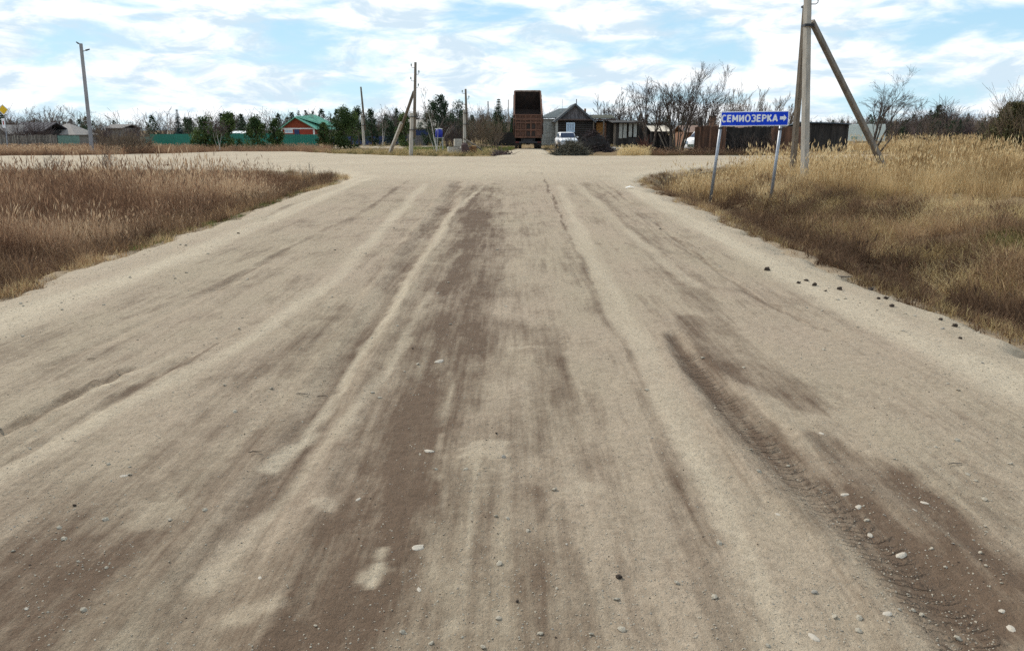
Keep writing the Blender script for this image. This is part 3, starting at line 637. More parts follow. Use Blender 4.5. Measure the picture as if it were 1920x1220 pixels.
def bare_tree(name, label, px, Y, top, stems, seed, cat='tree', mt=None, mc=None, maxd=4, kids=(3, 4), up=.10, group=None, spread=(.3, .65), split=.56, rk=.019, zg=None, first=.38, wander=.12, rmin=.007, depth_y=0):
    """stems: (x offset px of the tip, fraction of the height, start offset px, radius factor)"""
    x = W(px, 243, Y).x; z = gz(x, Y) if zg is None else zg; H = W(px, top, Y).z - z; k = mpp(Y)
    global TRUNK_LEVELS
    TRUNK_LEVELS = 1 if mt is BIRCH else 2; rk = rk * .62 if mt is BIRCH else rk
    t = thing(name, label, cat, (x, Y, z - .05), 0, group); rnd = random.Random(seed); a, b = MB(), MB()
    for dx, fh, sx, rf in stems:
        tip = Vector((dx * k, rnd.uniform(-.12, .12) * H, H * fh)); st = Vector((sx * k, rnd.uniform(-.1, .1), 0))
        d = tip - st; ln = d.length / 1.62
        grow(a, b, rnd, st, d.normalized(), ln, H * rk * rf, 0, maxd, up * .3, wander * .55, kids, split, spread, rmin, first)
    a.build('trunk', mt or BARK, t, True); b.build('crown', mc or TWIG, t)
    TRUNK_LEVELS = 2
    return t
def foliage(mb, rnd, n, shape, size, flat=.5, droop=0):
    for i in range(n):
        p, t = shape(rnd); s = size * rnd.uniform(.5, 1.3)
        a = Vector((rnd.gauss(0, 1), rnd.gauss(0, 1), rnd.gauss(0, flat) - droop)).normalized(); o = a.orthogonal().normalized(); o.rotate(Matrix.Rotation(rnd.uniform(0, 6.283), 3, a))
        mb.add([p - o * s * .35, p + o * s * .35, p + a * s * 1.5], [(0, 1, 2)], t)
def conifer(name, label, px, Y, top, wpx, seed, mat, cat='tree', kind='spruce', n=2200, group=None, zg=None):
    x = W(px, 243, Y).x; z = gz(x, Y) if zg is None else zg; H = W(px, top, Y).z - z; rad = wpx / 2 * mpp(Y)
    t = thing(name, label, cat, (x, Y, z - .05), 0, group); rnd = random.Random(seed); tr, cr = MB(), MB()
    if kind == 'spruce':
        tr.tube([(0, 0, 0), (0, 0, H * .5), (0, 0, H * .97)], [H * .022, H * .014, H * .004], 6)
        z_ = H * .06
        while z_ < H * .97:
            f = 1 - z_ / H; r = rad * (f ** .85) * rnd.uniform(.75, 1.12) + .05; nb = max(4, int(5 + 6 * f)); a0 = rnd.random() * 6
            for i in range(nb):
                a = a0 + 6.283 * i / nb + rnd.uniform(-.25, .25); rr = r * rnd.uniform(.65, 1.1); d = Vector((math.cos(a), math.sin(a), -.18 - .2 * f)); tn = rnd.uniform(.1, .9)
                m = max(4, int(rr / (.13 * max(1, H / 7))))
                for j in range(m):
                    q = (j + .5) / m; p = Vector((0, 0, z_)) + d * rr * q + Vector((0, 0, .22 * rr * q * q)); s = (.20 + .14 * (1 - q)) * max(1, H / 6.5) * (.35 + .65 * f)
                    for sg in (-1, 1):
                        sv = Vector((-math.sin(a) * sg, math.cos(a) * sg, rnd.uniform(-.5, .25))) + d * rnd.uniform(.3, .9); sv.normalize()
                        up_ = Vector((0, 0, 1)) * s * .35; cr.add([p - up_ * .5, p + up_, p + sv * s * 1.7], [(0, 1, 2)], min(1, max(0, tn * .6 + q * .5 - .1)))
            z_ += H * .022 * rnd.uniform(.7, 1.3)
    else:       # loose pines and thuja-like columns: clumps of needles on short limbs
        nt_ = 1 if kind != 'grove' else 4
        for s_ in range(nt_):
            ox = rnd.uniform(-.6, .6) * rad if nt_ > 1 else 0
            tr.tube([(ox * .7, 0, 0), (ox, 0, H * .55), (ox, 0, H * .9)], [H * .022, H * .014, H * .005], 5)
        cl = []
        for i in range(34 if kind != 'grove' else 70):
            f = rnd.random() ** .8; zz = H * (.06 + .93 * f)
            if kind == 'column': rr = rad * (math.sin(math.pi * min(1, (f * .82 + .18))) ** .6) * (1.05 - .25 * f)
            else: rr = rad * (1 - f ** 2.4) ** .6
            a = rnd.uniform(0, 6.283); q = math.sqrt(rnd.random()); c = Vector((math.cos(a) * rr * q, math.sin(a) * rr * q * .8, zz)); cl.append((c, rnd.uniform(.12, .3) * rad * 1.3 + .08, rnd.random()))
            if i % 3 == 0: tr.tube([(c.x * .2, c.y * .2, zz * .8), tuple(c)], [H * .006, .01], 3)
        def sh(rn):
            c, r, t_ = rn.choice(cl); v = Vector((rn.gauss(0, 1), rn.gauss(0, 1), rn.gauss(0, 1.3))); v = v.normalized() * r * rn.random() ** .5
            return c + v, min(1, max(0, t_ * .7 + rn.uniform(0, .3)))
        foliage(cr, rnd, int(n * 1.5), sh, .13 * max(1, H / 5), .9, -.7)
    tr.build('trunk', BARK, t, True); cr.build('crown', mat, t)
    return t
def shrub(name, label, px, Y, top, wpx, seed, mat, n=60, cat='shrub', group=None, leaves=None, nl=0, arch=.1, r=.012, zg=None):
    x = W(px, 243, Y).x; z = gz(x, Y) if zg is None else zg; H = W(px, top, Y).z - z; rad = wpx / 2 * mpp(Y)
    t = thing(name, label, cat, (x, Y, z - .05), 0, group); rnd = random.Random(seed); a, b = MB(), MB()
    for i in range(n):
        an = rnd.uniform(0, 6.283); q = math.sqrt(rnd.random()); hx = H * rnd.uniform(.6, 1.0) * (1 - .35 * q * q); bx = rad * .55 * q
        p = Vector((bx * math.cos(an), bx * math.sin(an) * .7, 0)); tip = Vector((rad * q * math.cos(an) * 1.05, rad * q * math.sin(an) * .7, hx)); d = tip - p
        grow(a if i % 4 == 0 else b, b, rnd, p, d.normalized(), d.length * .92, r * rnd.uniform(.7, 1.4), 1, 3, arch, .12, (3, 4), .5, (.25, .6), r * .45, .25)
    a.build('stems', BARK, t, kind='stuff'); b.build('twigs', mat, t, kind='stuff')
    if leaves:
        lm = MB()
        def sh(rn):
            an = rn.uniform(0, 6.283); q = math.sqrt(rn.random()); f = rn.random(); rr = rad * q * (1 - .55 * f * f)
            return Vector((rr * math.cos(an), rr * math.sin(an) * .7, H * .9 * f)), rn.random()
        foliage(lm, rnd, nl, sh, H * .035, .8, -.4); lm.build('foliage', leaves, t)
    return t

# --- big bare trees by the right-hand yards
bare_tree('bare_tree', 'bare tree with dark forked trunk beside the open shed', 1222, 57, 126, [(-26, .97, -2, 1.1), (4, 1.0, 3, .9), (-42, .78, -4, .6), (26, .8, 4, .6)], 3, maxd=4, kids=(3, 5))
bare_tree('bare_tree', 'bare many-stemmed tree fanning out from the middle of the dark canopy shed', 1266, 55.5, 126, [(-26, .9, -6, .7), (-10, 1.0, -2, .8), (8, .93, 1, .6), (20, .88, 3, .6), (-44, .72, -6, .5), (34, .74, 5, .5), (0, .8, 0, .5)], 8, maxd=4, kids=(3, 5))
bare_tree('bare_tree', 'bare tree leaning right over the white van with a dense top', 1278, 57, 124, [(34, 1.0, 0, 1.0), (46, .9, 2, .6), (22, .8, 0, .45)], 14, maxd=4, kids=(3, 5))
bare_tree('bare_tree', 'thin bare tree rising behind the brown plank fence', 1318, 62, 134, [(4, 1.0, 0, .9), (28, .88, 2, .7), (40, .74, 2, .5), (-12, .7, -1, .5)], 21, maxd=4, kids=(3, 5))
for i, (px, top, lb) in enumerate([(1372, 162, 'pale bare poplar just behind the left edge of the blue sign'), (1398, 172, 'slim bare poplar behind the left half of the blue sign'), (1424, 178, 'slim bare poplar behind the middle of the blue sign'), (1450, 176, 'slim bare poplar behind the arrow of the blue sign'), (1478, 182, 'slim bare poplar between the blue sign and the concrete pole')]):
    bare_tree('bare_poplar', lb, px, 92 + 3 * (i % 2), top, [(0, 1.0, 0, .7), (-10, .85, -3, .5), (11, .8, 3, .5), (5, .9, 5, .4), (-16, .66, -5, .4)], 40 + i, mc=TWIG_T, kids=(3, 4), group='bare poplars behind the sign', spread=(.18, .42), rmin=.010)
for i, (px, top, dx, lb) in enumerate([(1124, 178, -4, 'pale leaning sapling over the porch roof'), (1146, 172, 10, 'bare young tree right of the porch'), (1166, 176, -14, 'bare young tree leaning left above the open shed'), (1190, 182, -26, 'bare sapling leaning far left above the open shed'), (1150, 190, 30, 'bare sapling leaning right towards the big forked tree')]):
    bare_tree('bare_sapling', lb, px, 98 + i, top, [(dx, 1.0, 0, .6), (dx + 14, .85, 2, .4), (dx - 12, .8, -2, .4)], 60 + i, mc=TWIG, kids=(2, 4), group='bare saplings behind the yard', spread=(.25, .6), rmin=.012)
bare_tree('spreading_bare_tree', 'lone bare tree with wide spreading limbs right of the concrete pole', 1637, 60, 118, [(22, 1.0, 2, 1.0), (82, .80, 4, .8), (112, .66, 14, .6), (-8, .66, 0, .45), (44, .88, 3, .6)], 77, maxd=4, kids=(3, 5), rk=.019, first=.42, spread=(.35,.8))
# --- birches and thin trees on the left
bare_tree('birch', 'white birch with crooked limbs right of the braced wooden pole', 816, 58.5, 152, [(-16, 1.0, 2, .8), (14, .75, 2, .5), (34, .62, 3, .45), (-36, .72, 0, .35)], 5, mt=BIRCH, mc=BIRCH_T, kids=(2, 3), rmin=.008, split=.5)
bare_tree('birch', 'slender white birch between the two wooden poles', 716, 86, 173, [(-2, 1.0, 0, .75), (12, .68, 0, .4)], 9, mt=BIRCH, mc=BIRCH_T, kids=(3, 4), spread=(.25, .5), rmin=.009, split=.38, maxd=3)
bare_tree('birch', 'small birch with white trunk between the green bushes by the teal fence', 408, 66, 214, [(-4, 1.0, 2, .9), (-14, .85, 1, .5), (12, .85, 0, .5)], 12, mt=BIRCH, mc=TWIG_P, kids=(3, 4), rmin=.009, first=.55)
bare_tree('birch', 'tall pale twin-stemmed birch behind the teal fence', 313, 120, 178, [(-6, .95, 0, .7), (6, 1.0, 2, .7), (14, .8, 2, .5)], 15, mt=BIRCH, mc=BIRCH_T, kids=(3, 4), spread=(.2, .45), rmin=.012, split=.42, maxd=3)
bare_tree('birch', 'pale birch rising left of the red house', 510, 125, 186, [(0, 1.0, 0, .8), (-8, .9, -1, .6), (10, .85, 1, .5)], 18, mt=BIRCH, mc=BIRCH_T, kids=(3, 4), spread=(.2, .45), rmin=.012, split=.42, maxd=3)
for i, (px, top, lb, mc) in enumerate([(57, 188, 'pale bare tree behind the dark barn at far left', BIRCH_T), (97, 200, 'dark bushy bare tree behind the pale slate roof', TWIG_P), (125, 196, 'bare tree with crooked crown above the pale slate roof', TWIG_P), (143, 198, 'pale bare tree just left of the lamp pole', BIRCH_T), (30, 216, 'low dark bare tree over the barn roof at far left', TWIG_P), (262, 222, 'faint bare tree left of the teal fence', BIRCH_T)]):
    bare_tree('bare_tree', lb, px, 135 + 4 * i, top, [(0, 1.0, 0, .8), (-12, .85, -2, .6), (13, .82, 2, .6)], 80 + i, mc=mc, mt=BIRCH if mc is BIRCH_T else BARK, kids=(3, 4), group='bare trees behind the left hand village', spread=(.3, .8), rmin=.014)
# --- conifers
conifer('spruce', 'blue spruce with dense tip behind the teal fence', 335, 128, 203, 34, 1, SPRUCE)
conifer('pine', 'small dark pine right of the blue spruce', 352, 120, 222, 30, 2, PINE, kind='column', n=900)
conifer('pine_bush', 'round dark pine beside the lamp pole', 152, 118, 226, 34, 3, PINE, kind='round', n=900)
conifer('thuja', 'dark green thuja bush left of the small birch', 384, 71, 224, 54, 4, CEDAR, kind='round', n=2600, group='green bushes along the teal fence')
conifer('thuja', 'tall dark green thuja bush right of the small birch', 428, 70, 216, 44, 5, CEDAR, kind='column', n=2600, group='green bushes along the teal fence')
conifer('thuja', 'dark green thuja bush left of the red house', 481, 71, 221, 46, 6, CEDAR, kind='round', n=2200, group='green bushes along the teal fence')
conifer('thuja', 'narrow dark green thuja bush touching the red house', 516, 71, 225, 30, 7, CEDAR, kind='column', n=1800, group='green bushes along the teal fence')
conifer('thuja', 'small green bush at the right end of the red house', 606, 74, 232, 26, 8, CEDAR, kind='column', n=1300, group='green bushes along the teal fence')
conifer('pine', 'broad bright green pine left of the thin wooden pole', 646, 76, 208, 64, 9, CEDAR, kind='grove', n=4600)
conifer('pine', 'dark pine just behind the thin wooden pole', 672, 84, 205, 40, 10, PINE, kind='column', n=1800)
conifer('pine', 'dark pine left of the slender birch', 697, 90, 208, 28, 11, PINE, kind='column', n=1300)
conifer('pine', 'dark green pine behind the foot of the braced pole', 757, 80, 216, 42, 12, CEDAR, kind='column', n=2400)
conifer('pine', 'low dark pine right of the slender birch', 733, 92, 226, 34, 13, PINE, kind='column', n=1300)
for i, (px, top, wp, lb) in enumerate([(562, 208, 14, 'distant dark pine above the ridge of the red house'), (576, 206, 15, 'taller distant pine above the green roof'), (588, 209, 13, 'distant pine above the right slope of the green roof'), (620, 212, 16, 'distant dark pine right of the green roof')]):
    conifer('pine', lb, px, 190, top, wp, 20 + i, PINE, kind='column', n=500, group='distant pines behind the red house')
conifer('pine', 'tall dark pine behind the white birch', 828, 84, 183, 66, 30, PINE, kind='round', n=3600)
conifer('pine', 'dark pine left of the thin pole by the willow thicket', 858, 92, 196, 58, 31, PINE, kind='round', n=2600)
conifer('pine', 'low dark pine beside the tall pine behind the birch', 804, 88, 214, 44, 32, PINE, kind='round', n=1800)
conifer('spruce', 'dense dark spruce left of the dump truck', 935, 98, 182, 60, 33, PINE)
conifer('spruce', 'slim dark spruce at the left side of the dump truck', 962, 104, 214, 22, 34, PINE)
conifer('spruce', 'tall thin dark spruce at the far left edge behind the yellow sign', 7, 130, 195, 26, 35, PINE)
# --- bushes
shrub('willow_thicket', 'tan bare willow thicket left of the dump truck', 908, 70, 214, 92, 41, TWIG_T, 90)
shrub('willow_thicket', 'dark bare bush around the foot of the thin pole', 852, 68, 224, 62, 42, TWIG_P, 60)
shrub('bare_shrub', 'dark bare shrub in front of the lamp pole', 190, 33, 262, 40, 43, TWIG_P, 12, r=.009)
shrub('bare_shrub', 'thin bare shrub in the left field near the picket fence', 80, 32, 276, 60, 44, TWIG_P, 12, r=.008)
shrub('bare_shrub', 'brown bare bushes right of the lamp pole', 232, 58.5, 246, 120, 45, TWIG_T, 120, r=.014)
shrub('big_willow_bush', 'large olive willow bush at the right edge of the picture', 1925, 46, 178, 170, 46, TWIG_T, 200, leaves=WILLOWG, nl=14000, r=.014)
shrub('bare_shrub', 'dark shrub against the dark plank wall behind the sign', 1400, 55.6, 243, 60, 47, TWIG, 34, r=.012)
shrub('bare_shrub', 'dark shrub in front of the dark wall near the red planks', 1438, 55.8, 246, 40, 48, TWIG, 26, r=.012)
shrub('bare_shrub', 'reddish bare shrub at the foot of the forked tree', 1212, 55, 256, 34, 49, M('red_twigs', (.16, .06, .04), (.09, .04, .03), bump=0), 30, r=.012)
for i, (px, Yb_, top, wp, lb) in enumerate([(26, 98, 230, 50, 'dark bare bush in front of the barn at far left'), (58, 97, 226, 46, 'dark bare bush in the middle of the long barn'), (84, 98, 234, 34, 'dark bare bush between the barn and the pale slate roof'), (196, 84, 236, 60, 'purple bare bush right of the lamp pole behind the fence'), (250, 90, 236, 50, 'bare bush left of the pale green panel')]):
    shrub('bare_bush', lb, px, Yb_, top, wp, 140 + i, TWIG_P, 46, r=.022, group='bare bushes round the left hand yards')
for i, (px, py, top, lb) in enumerate([(578, 331, 297, 'dry forked weed stalk at the left road corner'), (562, 334, 304, 'thin dry weed stalk left of the forked one'), (452, 322, 296, 'lone dry weed stalk near the crossroad in the left field'), (420, 322, 290, 'tall dry weed stalk in the left field by the crossroad')]):
    g_ = G(px, py); shrub('weed_stalk', lb, px, g_.y, top, 14, 90 + i, TWIG, 2, 'weed', r=.006)
# --- far woods: nobody could count these
def wood_mesh(seed, mc):
    rnd = random.Random(seed); b = MB()
    for s in range(3): grow(b, b, rnd, Vector((rnd.uniform(-1.2, 1.2), rnd.uniform(-1.2, 1.2), 0)), Vector((rnd.gauss(0, .08), rnd.gauss(0, .08), 1)), 5.5 * rnd.uniform(.7, 1), .08, 1, 3, .05, .12, (4, 5), .5, (.3, .7), .018, .15)
    o = b.build('t', mc); me = o.data; bpy.data.objects.remove(o); return me
def pine_mesh(seed):
    rnd = random.Random(seed); b = MB(); rr = rnd.uniform(1.0, 1.5)
    def sh(rn):
        f = rn.random() ** .8; a = rn.uniform(0, 6.283); q = math.sqrt(rn.random()) * rr * (1 - f ** 1.6) ** .8; return Vector((q * math.cos(a), q * math.sin(a), .4 + 5.4 * f)), rn.random()
    foliage(b, rnd, 420, sh, .26, .8, -.6); b.tube([(0, 0, 0), (0, 0, 5)], [.1, .03], 4); o = b.build('t', PINE); me = o.data; bpy.data.objects.remove(o); return me
WM = [wood_mesh(200 + i, (TWIG_P, TWIG_P, TWIG_T, TWIG)[i % 4]) for i in range(8)] + [pine_mesh(i) for i in range(3)]
def woods(name, label, n, px0, px1, y0, y1, h, zlow=0):
    yy = rg.uniform(y0, y1, n); pp = rg.uniform(px0, px1, n); xx = (pp - 960) / 1490 * yy; s = h / 6 * rg.uniform(.55, 1.1, n) * (.6 + .8 * fbm(xx * .02, yy * .02, 3))
    kk = fbm(xx * .03 + 4, yy * .012, 3) > zlow; xx, yy, s = xx[kk], yy[kk], s[kk]
    scatter(name, label, 'woods', WM, np.stack([xx, yy, ground_z(xx, yy) ], 1), np.stack([0 * xx, 0 * xx, rg.uniform(0, 6.28, len(xx))], 1), np.stack([s * 1.3, s * 1.3, s], 1), rg.random(len(xx)))
woods('far_woods', 'bare purple brown woods far behind the left hand village', 1150, -250, 1010, 170, 300, 6.4, .44)
woods('right_scrub', 'dark bare scrub along the far side of the right hand field', 620, 1660, 1990, 118, 170, 3.4)
woods('distant_woods', 'low bare woods on the horizon at right', 800, 1050, 2250, 260, 420, 7.0)
woods('right_wood', 'taller bare trees standing behind the scrub at right', 40, 1720, 1800, 150, 190, 6.5)
# ------------------------------------------------------------------ object materials
CONC = M('weathered_concrete', (.46, .42, .36), (.30, .275, .24), scale=7, stretch=(1, 1, .25), bump=.3)
CONC_D = M('shaded_concrete', (.25, .215, .175), (.15, .13, .11), scale=6, stretch=(1, 1, .25), bump=.3)  # darker copy of the concrete: the struts' shade is put into the colour
OLDWOOD = M('old_grey_wood', (.20, .165, .13), (.09, .075, .06), scale=9, stretch=(1, 1, .12), bump=.4)
DARKWOOD = M('dark_tarred_wood', (.052, .045, .040), (.024, .022, .021), scale=8, stretch=(1, 1, .15), bump=.4, tint=.7)
GREYWOOD = M('silver_grey_boards', (.17, .16, .165), (.06, .056, .06), scale=7, stretch=(1, 1, .15), bump=.4, tint=.75)
BROWNWOOD = M('red_brown_boards', (.15, .075, .045), (.06, .035, .026), scale=7, stretch=(1, 1, .15), bump=.4, tint=.7)
GALV = M('galvanised_steel', (.36, .38, .41), (.24, .26, .29), rough=.5, metal=.6, scale=12, bump=.05)
DARKMET = M('dark_metal', (.06, .06, .065), (.03, .03, .033), rough=.55, metal=.5, bump=.05)
WHITEP = M('white_paint', (.78, .78, .76), (.62, .62, .60), rough=.5, scale=4, bump=.03)
SIGNW = M('sign_white', (.86, .87, .88), (.8, .81, .83), rough=.4, bump=0)
SIGNB = M('sign_blue', (.007, .062, .66), (.006, .05, .56), rough=.5, scale=3, bump=0, spec=.15)
YELLOW = M('sign_yellow', (.80, .52, .02), (.72, .45, .02), rough=.4, bump=0)
BLACKP = M('sign_black', (.02, .02, .02), None, bump=0)
RUBBER = M('black_rubber', (.022, .022, .023), (.045, .04, .035), rough=.85, bump=.1)
RUST = M('rusty_red_steel', (.155, .075, .050), (.09, .050, .036), rough=.85, scale=5, bump=.25, tint=.4)
RUST_D = M('dark_and_shaded_steel', (.048, .030, .024), (.022, .017, .015), rough=.7, scale=4, stretch=(1, 1, .3), bump=.3)  # dark steel; inside the raised body the shade is in this colour
RUST_L = M('worn_and_lit_steel', (.42, .33, .27), (.22, .13, .09), rough=.55, scale=6, bump=.2, metal=.3)  # pale worn steel; on the top rail it paints the lit edge
GLASS = M('dark_glass', (.02, .035, .08), (.015, .025, .05), rough=.25, spec=.2, bump=0)
PALEGL = M('pale_curtained_glass', (.42, .52, .62), (.30, .40, .52), rough=.15, scale=3, bump=0, spec=.6)
BLUEFR = M('pale_blue_trim', (.52, .66, .80), (.42, .56, .70), rough=.6, bump=.05)
TEAL = M('teal_sheet', (.012, .175, .125), (.013, .14, .10), rough=.45, scale=2, bump=.03, spec=.4, tint=.25)
TEALP = M('faded_teal_boards', (.19, .30, .25), (.13, .22, .19), rough=.7, scale=4, bump=.1, tint=.5)
SLATE = M('grey_slate_roof', (.30, .27, .245), (.19, .175, .165), scale=4, bump=.2, tint=.3)
SLATE_G = M('mossy_slate_roof', (.15, .17, .175), (.085, .10, .10), scale=4, bump=.2, tint=.3)
ROOFG = M('green_metal_roof', (.17, .43, .31), (.13, .34, .25), rough=.5, scale=3, bump=.05, tint=.2)
REDW = M('red_painted_boards', (.34, .045, .022), (.24, .035, .020), rough=.7, scale=5, bump=.1, tint=.35)
PALEW = M('pale_blockwork', (.40, .41, .38), (.25, .255, .235), scale=5, bump=.2, tint=.3)
ORANGEW = M('varnished_door', (.42, .205, .045), (.33, .15, .035), rough=.45, scale=5, stretch=(4, 4, .4), bump=.1)
BRICK = M('old_brick', (.27, .145, .085), (.17, .09, .06), scale=12, bump=.3)
BROOF = M('brown_roof', (.24, .155, .115), (.15, .10, .08), scale=4, bump=.2, tint=.3)
PALESH = M('pale_corrugated_sheet', (.52, .48, .41), (.33, .29, .24), rough=.7, scale=3, bump=.05, tint=.35)
BOXW = M('pale_green_white_box', (.58, .63, .60), (.48, .54, .51), rough=.5, scale=2, bump=.03)
BLUEP = M('bright_blue_plastic', (.015, .03, .33), (.012, .022, .22), rough=.45, bump=.05)
NAVY = M('faded_navy_boards', (.045, .065, .16), (.03, .045, .10), scale=5, bump=.1, tint=.4)
BLACKIN = M('black_boards_and_shade', (.028, .024, .022), (.015, .013, .012), scale=6, bump=.2, tint=.5)  # near-black boards; shed backs carry the inside shade in this colour
CERAM = M('insulator_glass', (.25, .32, .30), None, rough=.2, bump=0)
STONE_P = M('pale_stone', (.50, .44, .36), (.34, .30, .245), scale=30, bump=.3)
CLOD = M('dark_clod', (.075, .054, .038), (.035, .026, .02), scale=40, bump=.6)
rnd = random.Random(5)
def at(px, Y, z=None): 
    x = W(px, 243, Y).x; return (x, Y, gz(x, Y) if z is None else z)
def zz(py, Y): return W(960, py, Y).z

# ------------------------------------------------------------------ the place-name sign
Y0 = 21.8; bx = at(1338, Y0); pL, pR = W(1354, 236, Y0), W(1466, 237, Y0 - .5)
t = thing('place_name_sign', 'blue place name sign with white lettering and arrow on two leaning posts', 'road sign', bx)
base = Vector(bx)
c0, c1_, c2_, c3_ = [W(*p) - base for p in ((1350.5, 237, Y0), (1478, 236, Y0 - .5), (1478.5, 208.5, Y0 - .5), (1352.5, 209, Y0))]
ux = (c1_ - c0); wid = ux.length; ux.normalize(); uz = (c3_ - c0); hei = (uz.length + (c2_ - c1_).length) / 2; uy = ux.cross(uz).normalized(); uz = uy.cross(ux).normalized()
if uy.y < 0: uy = -uy
MT = Matrix((ux, uy, uz)).transposed().to_4x4(); MT.translation = c0
def on_sign(o): o.data.transform(MT); return o
b = MB(); b.bb(0, wid, 0, .02, 0, hei); on_sign(b.build('border', SIGNW, t, bevel=.004))
b = MB(); b.bb(.022, wid - .022, -.004, -.0005, .022, hei - .022); face = on_sign(b.build('face', SIGNB, t))
# lettering: strokes of a plain bold alphabet, each letter a piece of the face
def stroke(mb, pts, wd, y0=-.0085, y1=-.0045):
    for (x0, z0), (x1, z1) in zip(pts[:-1], pts[1:]):
        dx, dz = x1 - x0, z1 - z0; l = math.hypot(dx, dz) or 1; nx, nz = -dz / l * wd / 2, dx / l * wd / 2; ex, ez = dx / l * wd * .0, dz / l * wd * .0
        p = [(x0 + nx - ex, z0 + nz - ez), (x1 + nx + ex, z1 + nz + ez), (x1 - nx + ex, z1 - nz + ez), (x0 - nx - ex, z0 - nz - ez)]
        mb.prism(p, y0, y1, 'y')
def arc(cx, cz, rx, rz, a0, a1, n=14): return [(cx + rx * math.cos(R(a0 + (a1 - a0) * i / n)), cz + rz * math.sin(R(a0 + (a1 - a0) * i / n))) for i in range(n + 1)]
LET = {'С': [arc(.36, .5, .34, .5, 48, 312)], 'Е': [[(.06, 0), (.06, 1)], [(0, .94), (.6, .94)], [(0, .52), (.54, .52)], [(0, .06), (.6, .06)]],
       'М': [[(.06, 0), (.06, 1)], [(.06, 1), (.42, .25)], [(.42, .25), (.78, 1)], [(.78, 0), (.78, 1)]], 'И': [[(.06, 0), (.06, 1)], [(.06, .08), (.62, .92)], [(.62, 0), (.62, 1)]],
       'О': [arc(.40, .5, .36, .48, 0, 360, 24)], 'З': [arc(.28, .74, .27, .23, 150, -90, 12), arc(.28, .27, .30, .25, 90, -150, 12)],
       'Р': [[(.06, 0), (.06, 1)], [(.0, .94), (.32, .94)], arc(.32, .71, .26, .23, 90, -90, 10), [(.32, .48), (0, .48)]],
       'К': [[(.06, 0), (.06, 1)], [(.1, .45), (.56, 1)], [(.2, .56), (.6, 0)]], 'А': [[(.02, 0), (.36, 1)], [(.36, 1), (.70, 0)], [(.14, .3), (.58, .3)]]}
ADV = {'С': .70, 'Е': .66, 'М': .90, 'И': .74, 'О': .84, 'З': .66, 'Р': .66, 'К': .66, 'А': .74}
word = 'СЕМИОЗЕРКА'; tot = sum(ADV[c] for c in word); avail = wid * .825; lh = hei * .45; sx = avail / (tot + .10 * 9); x_ = .035; z_ = hei * .30
for ch in word:
    mb = MB()
    for k, s_ in enumerate(LET[ch]): stroke(mb, [(x_ + px_ * sx * .9, z_ + pz_ * lh) for px_, pz_ in s_], .040, -.0085 - .0004 * k, -.0045)
    on_sign(mb.build('letter', SIGNW, face)); x_ += (ADV[ch] + .10) * sx
mb = MB(); ax, az, al, ah = wid * .872, z_ + lh * .5, wid * .098, lh
mb.prism([(ax, az - ah * .24), (ax + al * .55, az - ah * .24), (ax + al * .55, az - ah * .5), (ax + al, az), (ax + al * .55, az + ah * .5), (ax + al * .55, az + ah * .24), (ax, az + ah * .24)], -.0085, -.0045, 'y')
on_sign(mb.build('arrow', SIGNW, face))
for (p0, p1) in (((1335, 355), (1354.5, 214)), ((1446, 368), (1467, 214))):
    yy = Y0 + .09 if p0[0] < 1400 else Y0 - .34
    a_, b_ = W(*p0, yy) - base, W(*p1, yy) - base; a_ = a_ + (a_ - b_).normalized() * .5
    mb = MB(); mb.tube([a_, b_], .042, 12); po = mb.build('post', GALV, t, True)
    mb = MB()
    for f in (.12, .78):
        q = b_.lerp(a_, .02 + f * .16); mb.box(q + Vector((0, -.02, 0)), (.13, .06, .03))
    mb.build('clamp', DARKMET, po, kind='stuff')

# ------------------------------------------------------------------ poles
def rect_pole(mb, a, b, w0, w1):
    a, b = Vector(a), Vector(b); z = (b - a).normalized(); x = Vector((1, .55, 0)); x = (x - z * x.dot(z)).normalized(); y = z.cross(x)
    vs = []
    for p, k in ((a, w0), (b, w1)):
        h = k / 2; c = k * .14
        for sx, sy in ((-h + c, -h), (h - c, -h), (h, -h + c), (h, h - c), (h - c, h), (-h + c, h), (-h, h - c), (-h, -h + c)): vs.append(p + x * sx + y * sy)
    n = 8; mb.add(vs, [(i, (i + 1) % n, n + (i + 1) % n, n + i) for i in range(n)] + [tuple(range(n - 1, -1, -1)), tuple(range(n, 2 * n))])
Yp = 26.5; b0 = at(1519, Yp); base = Vector(b0)
t = thing('concrete_utility_pole', 'tall concrete utility pole braced by two slanting concrete struts', 'utility pole', b0)
top = W(1516, -95, Yp) - base; foot = Vector((0, 0, -.4))
mb = MB(); rect_pole(mb, foot, top, .225, .19); mb.build('pole', CONC, t)
def pp(px, py, Y): return W(px, py, Y) - base
for nm, (fx, fy, fY), (tx, ty, tY), mt in (('strut', (1486, 318, Yp + 3.2), (1511, 12, Yp + .32), CONC_D), ('strut', (1652, 303, Yp + 1.6), (1522, 40, Yp + .12), CONC_D)):
    f_ = pp(fx, fy, fY); q = pp(tx, ty, tY); f_ = f_ + (f_ - q).normalized() * .6; mb = MB(); rect_pole(mb, f_, q, .195, .165); mb.build(nm, mt, t)
mb = MB(); q = pp(1515, 48, Yp); mb.box(q, (.30, .34, .07)); q = pp(1511, 12, Yp + .2); mb.box(q, (.16, .42, .06)); mb.build('strut_clamp', DARKMET, t, kind='stuff')
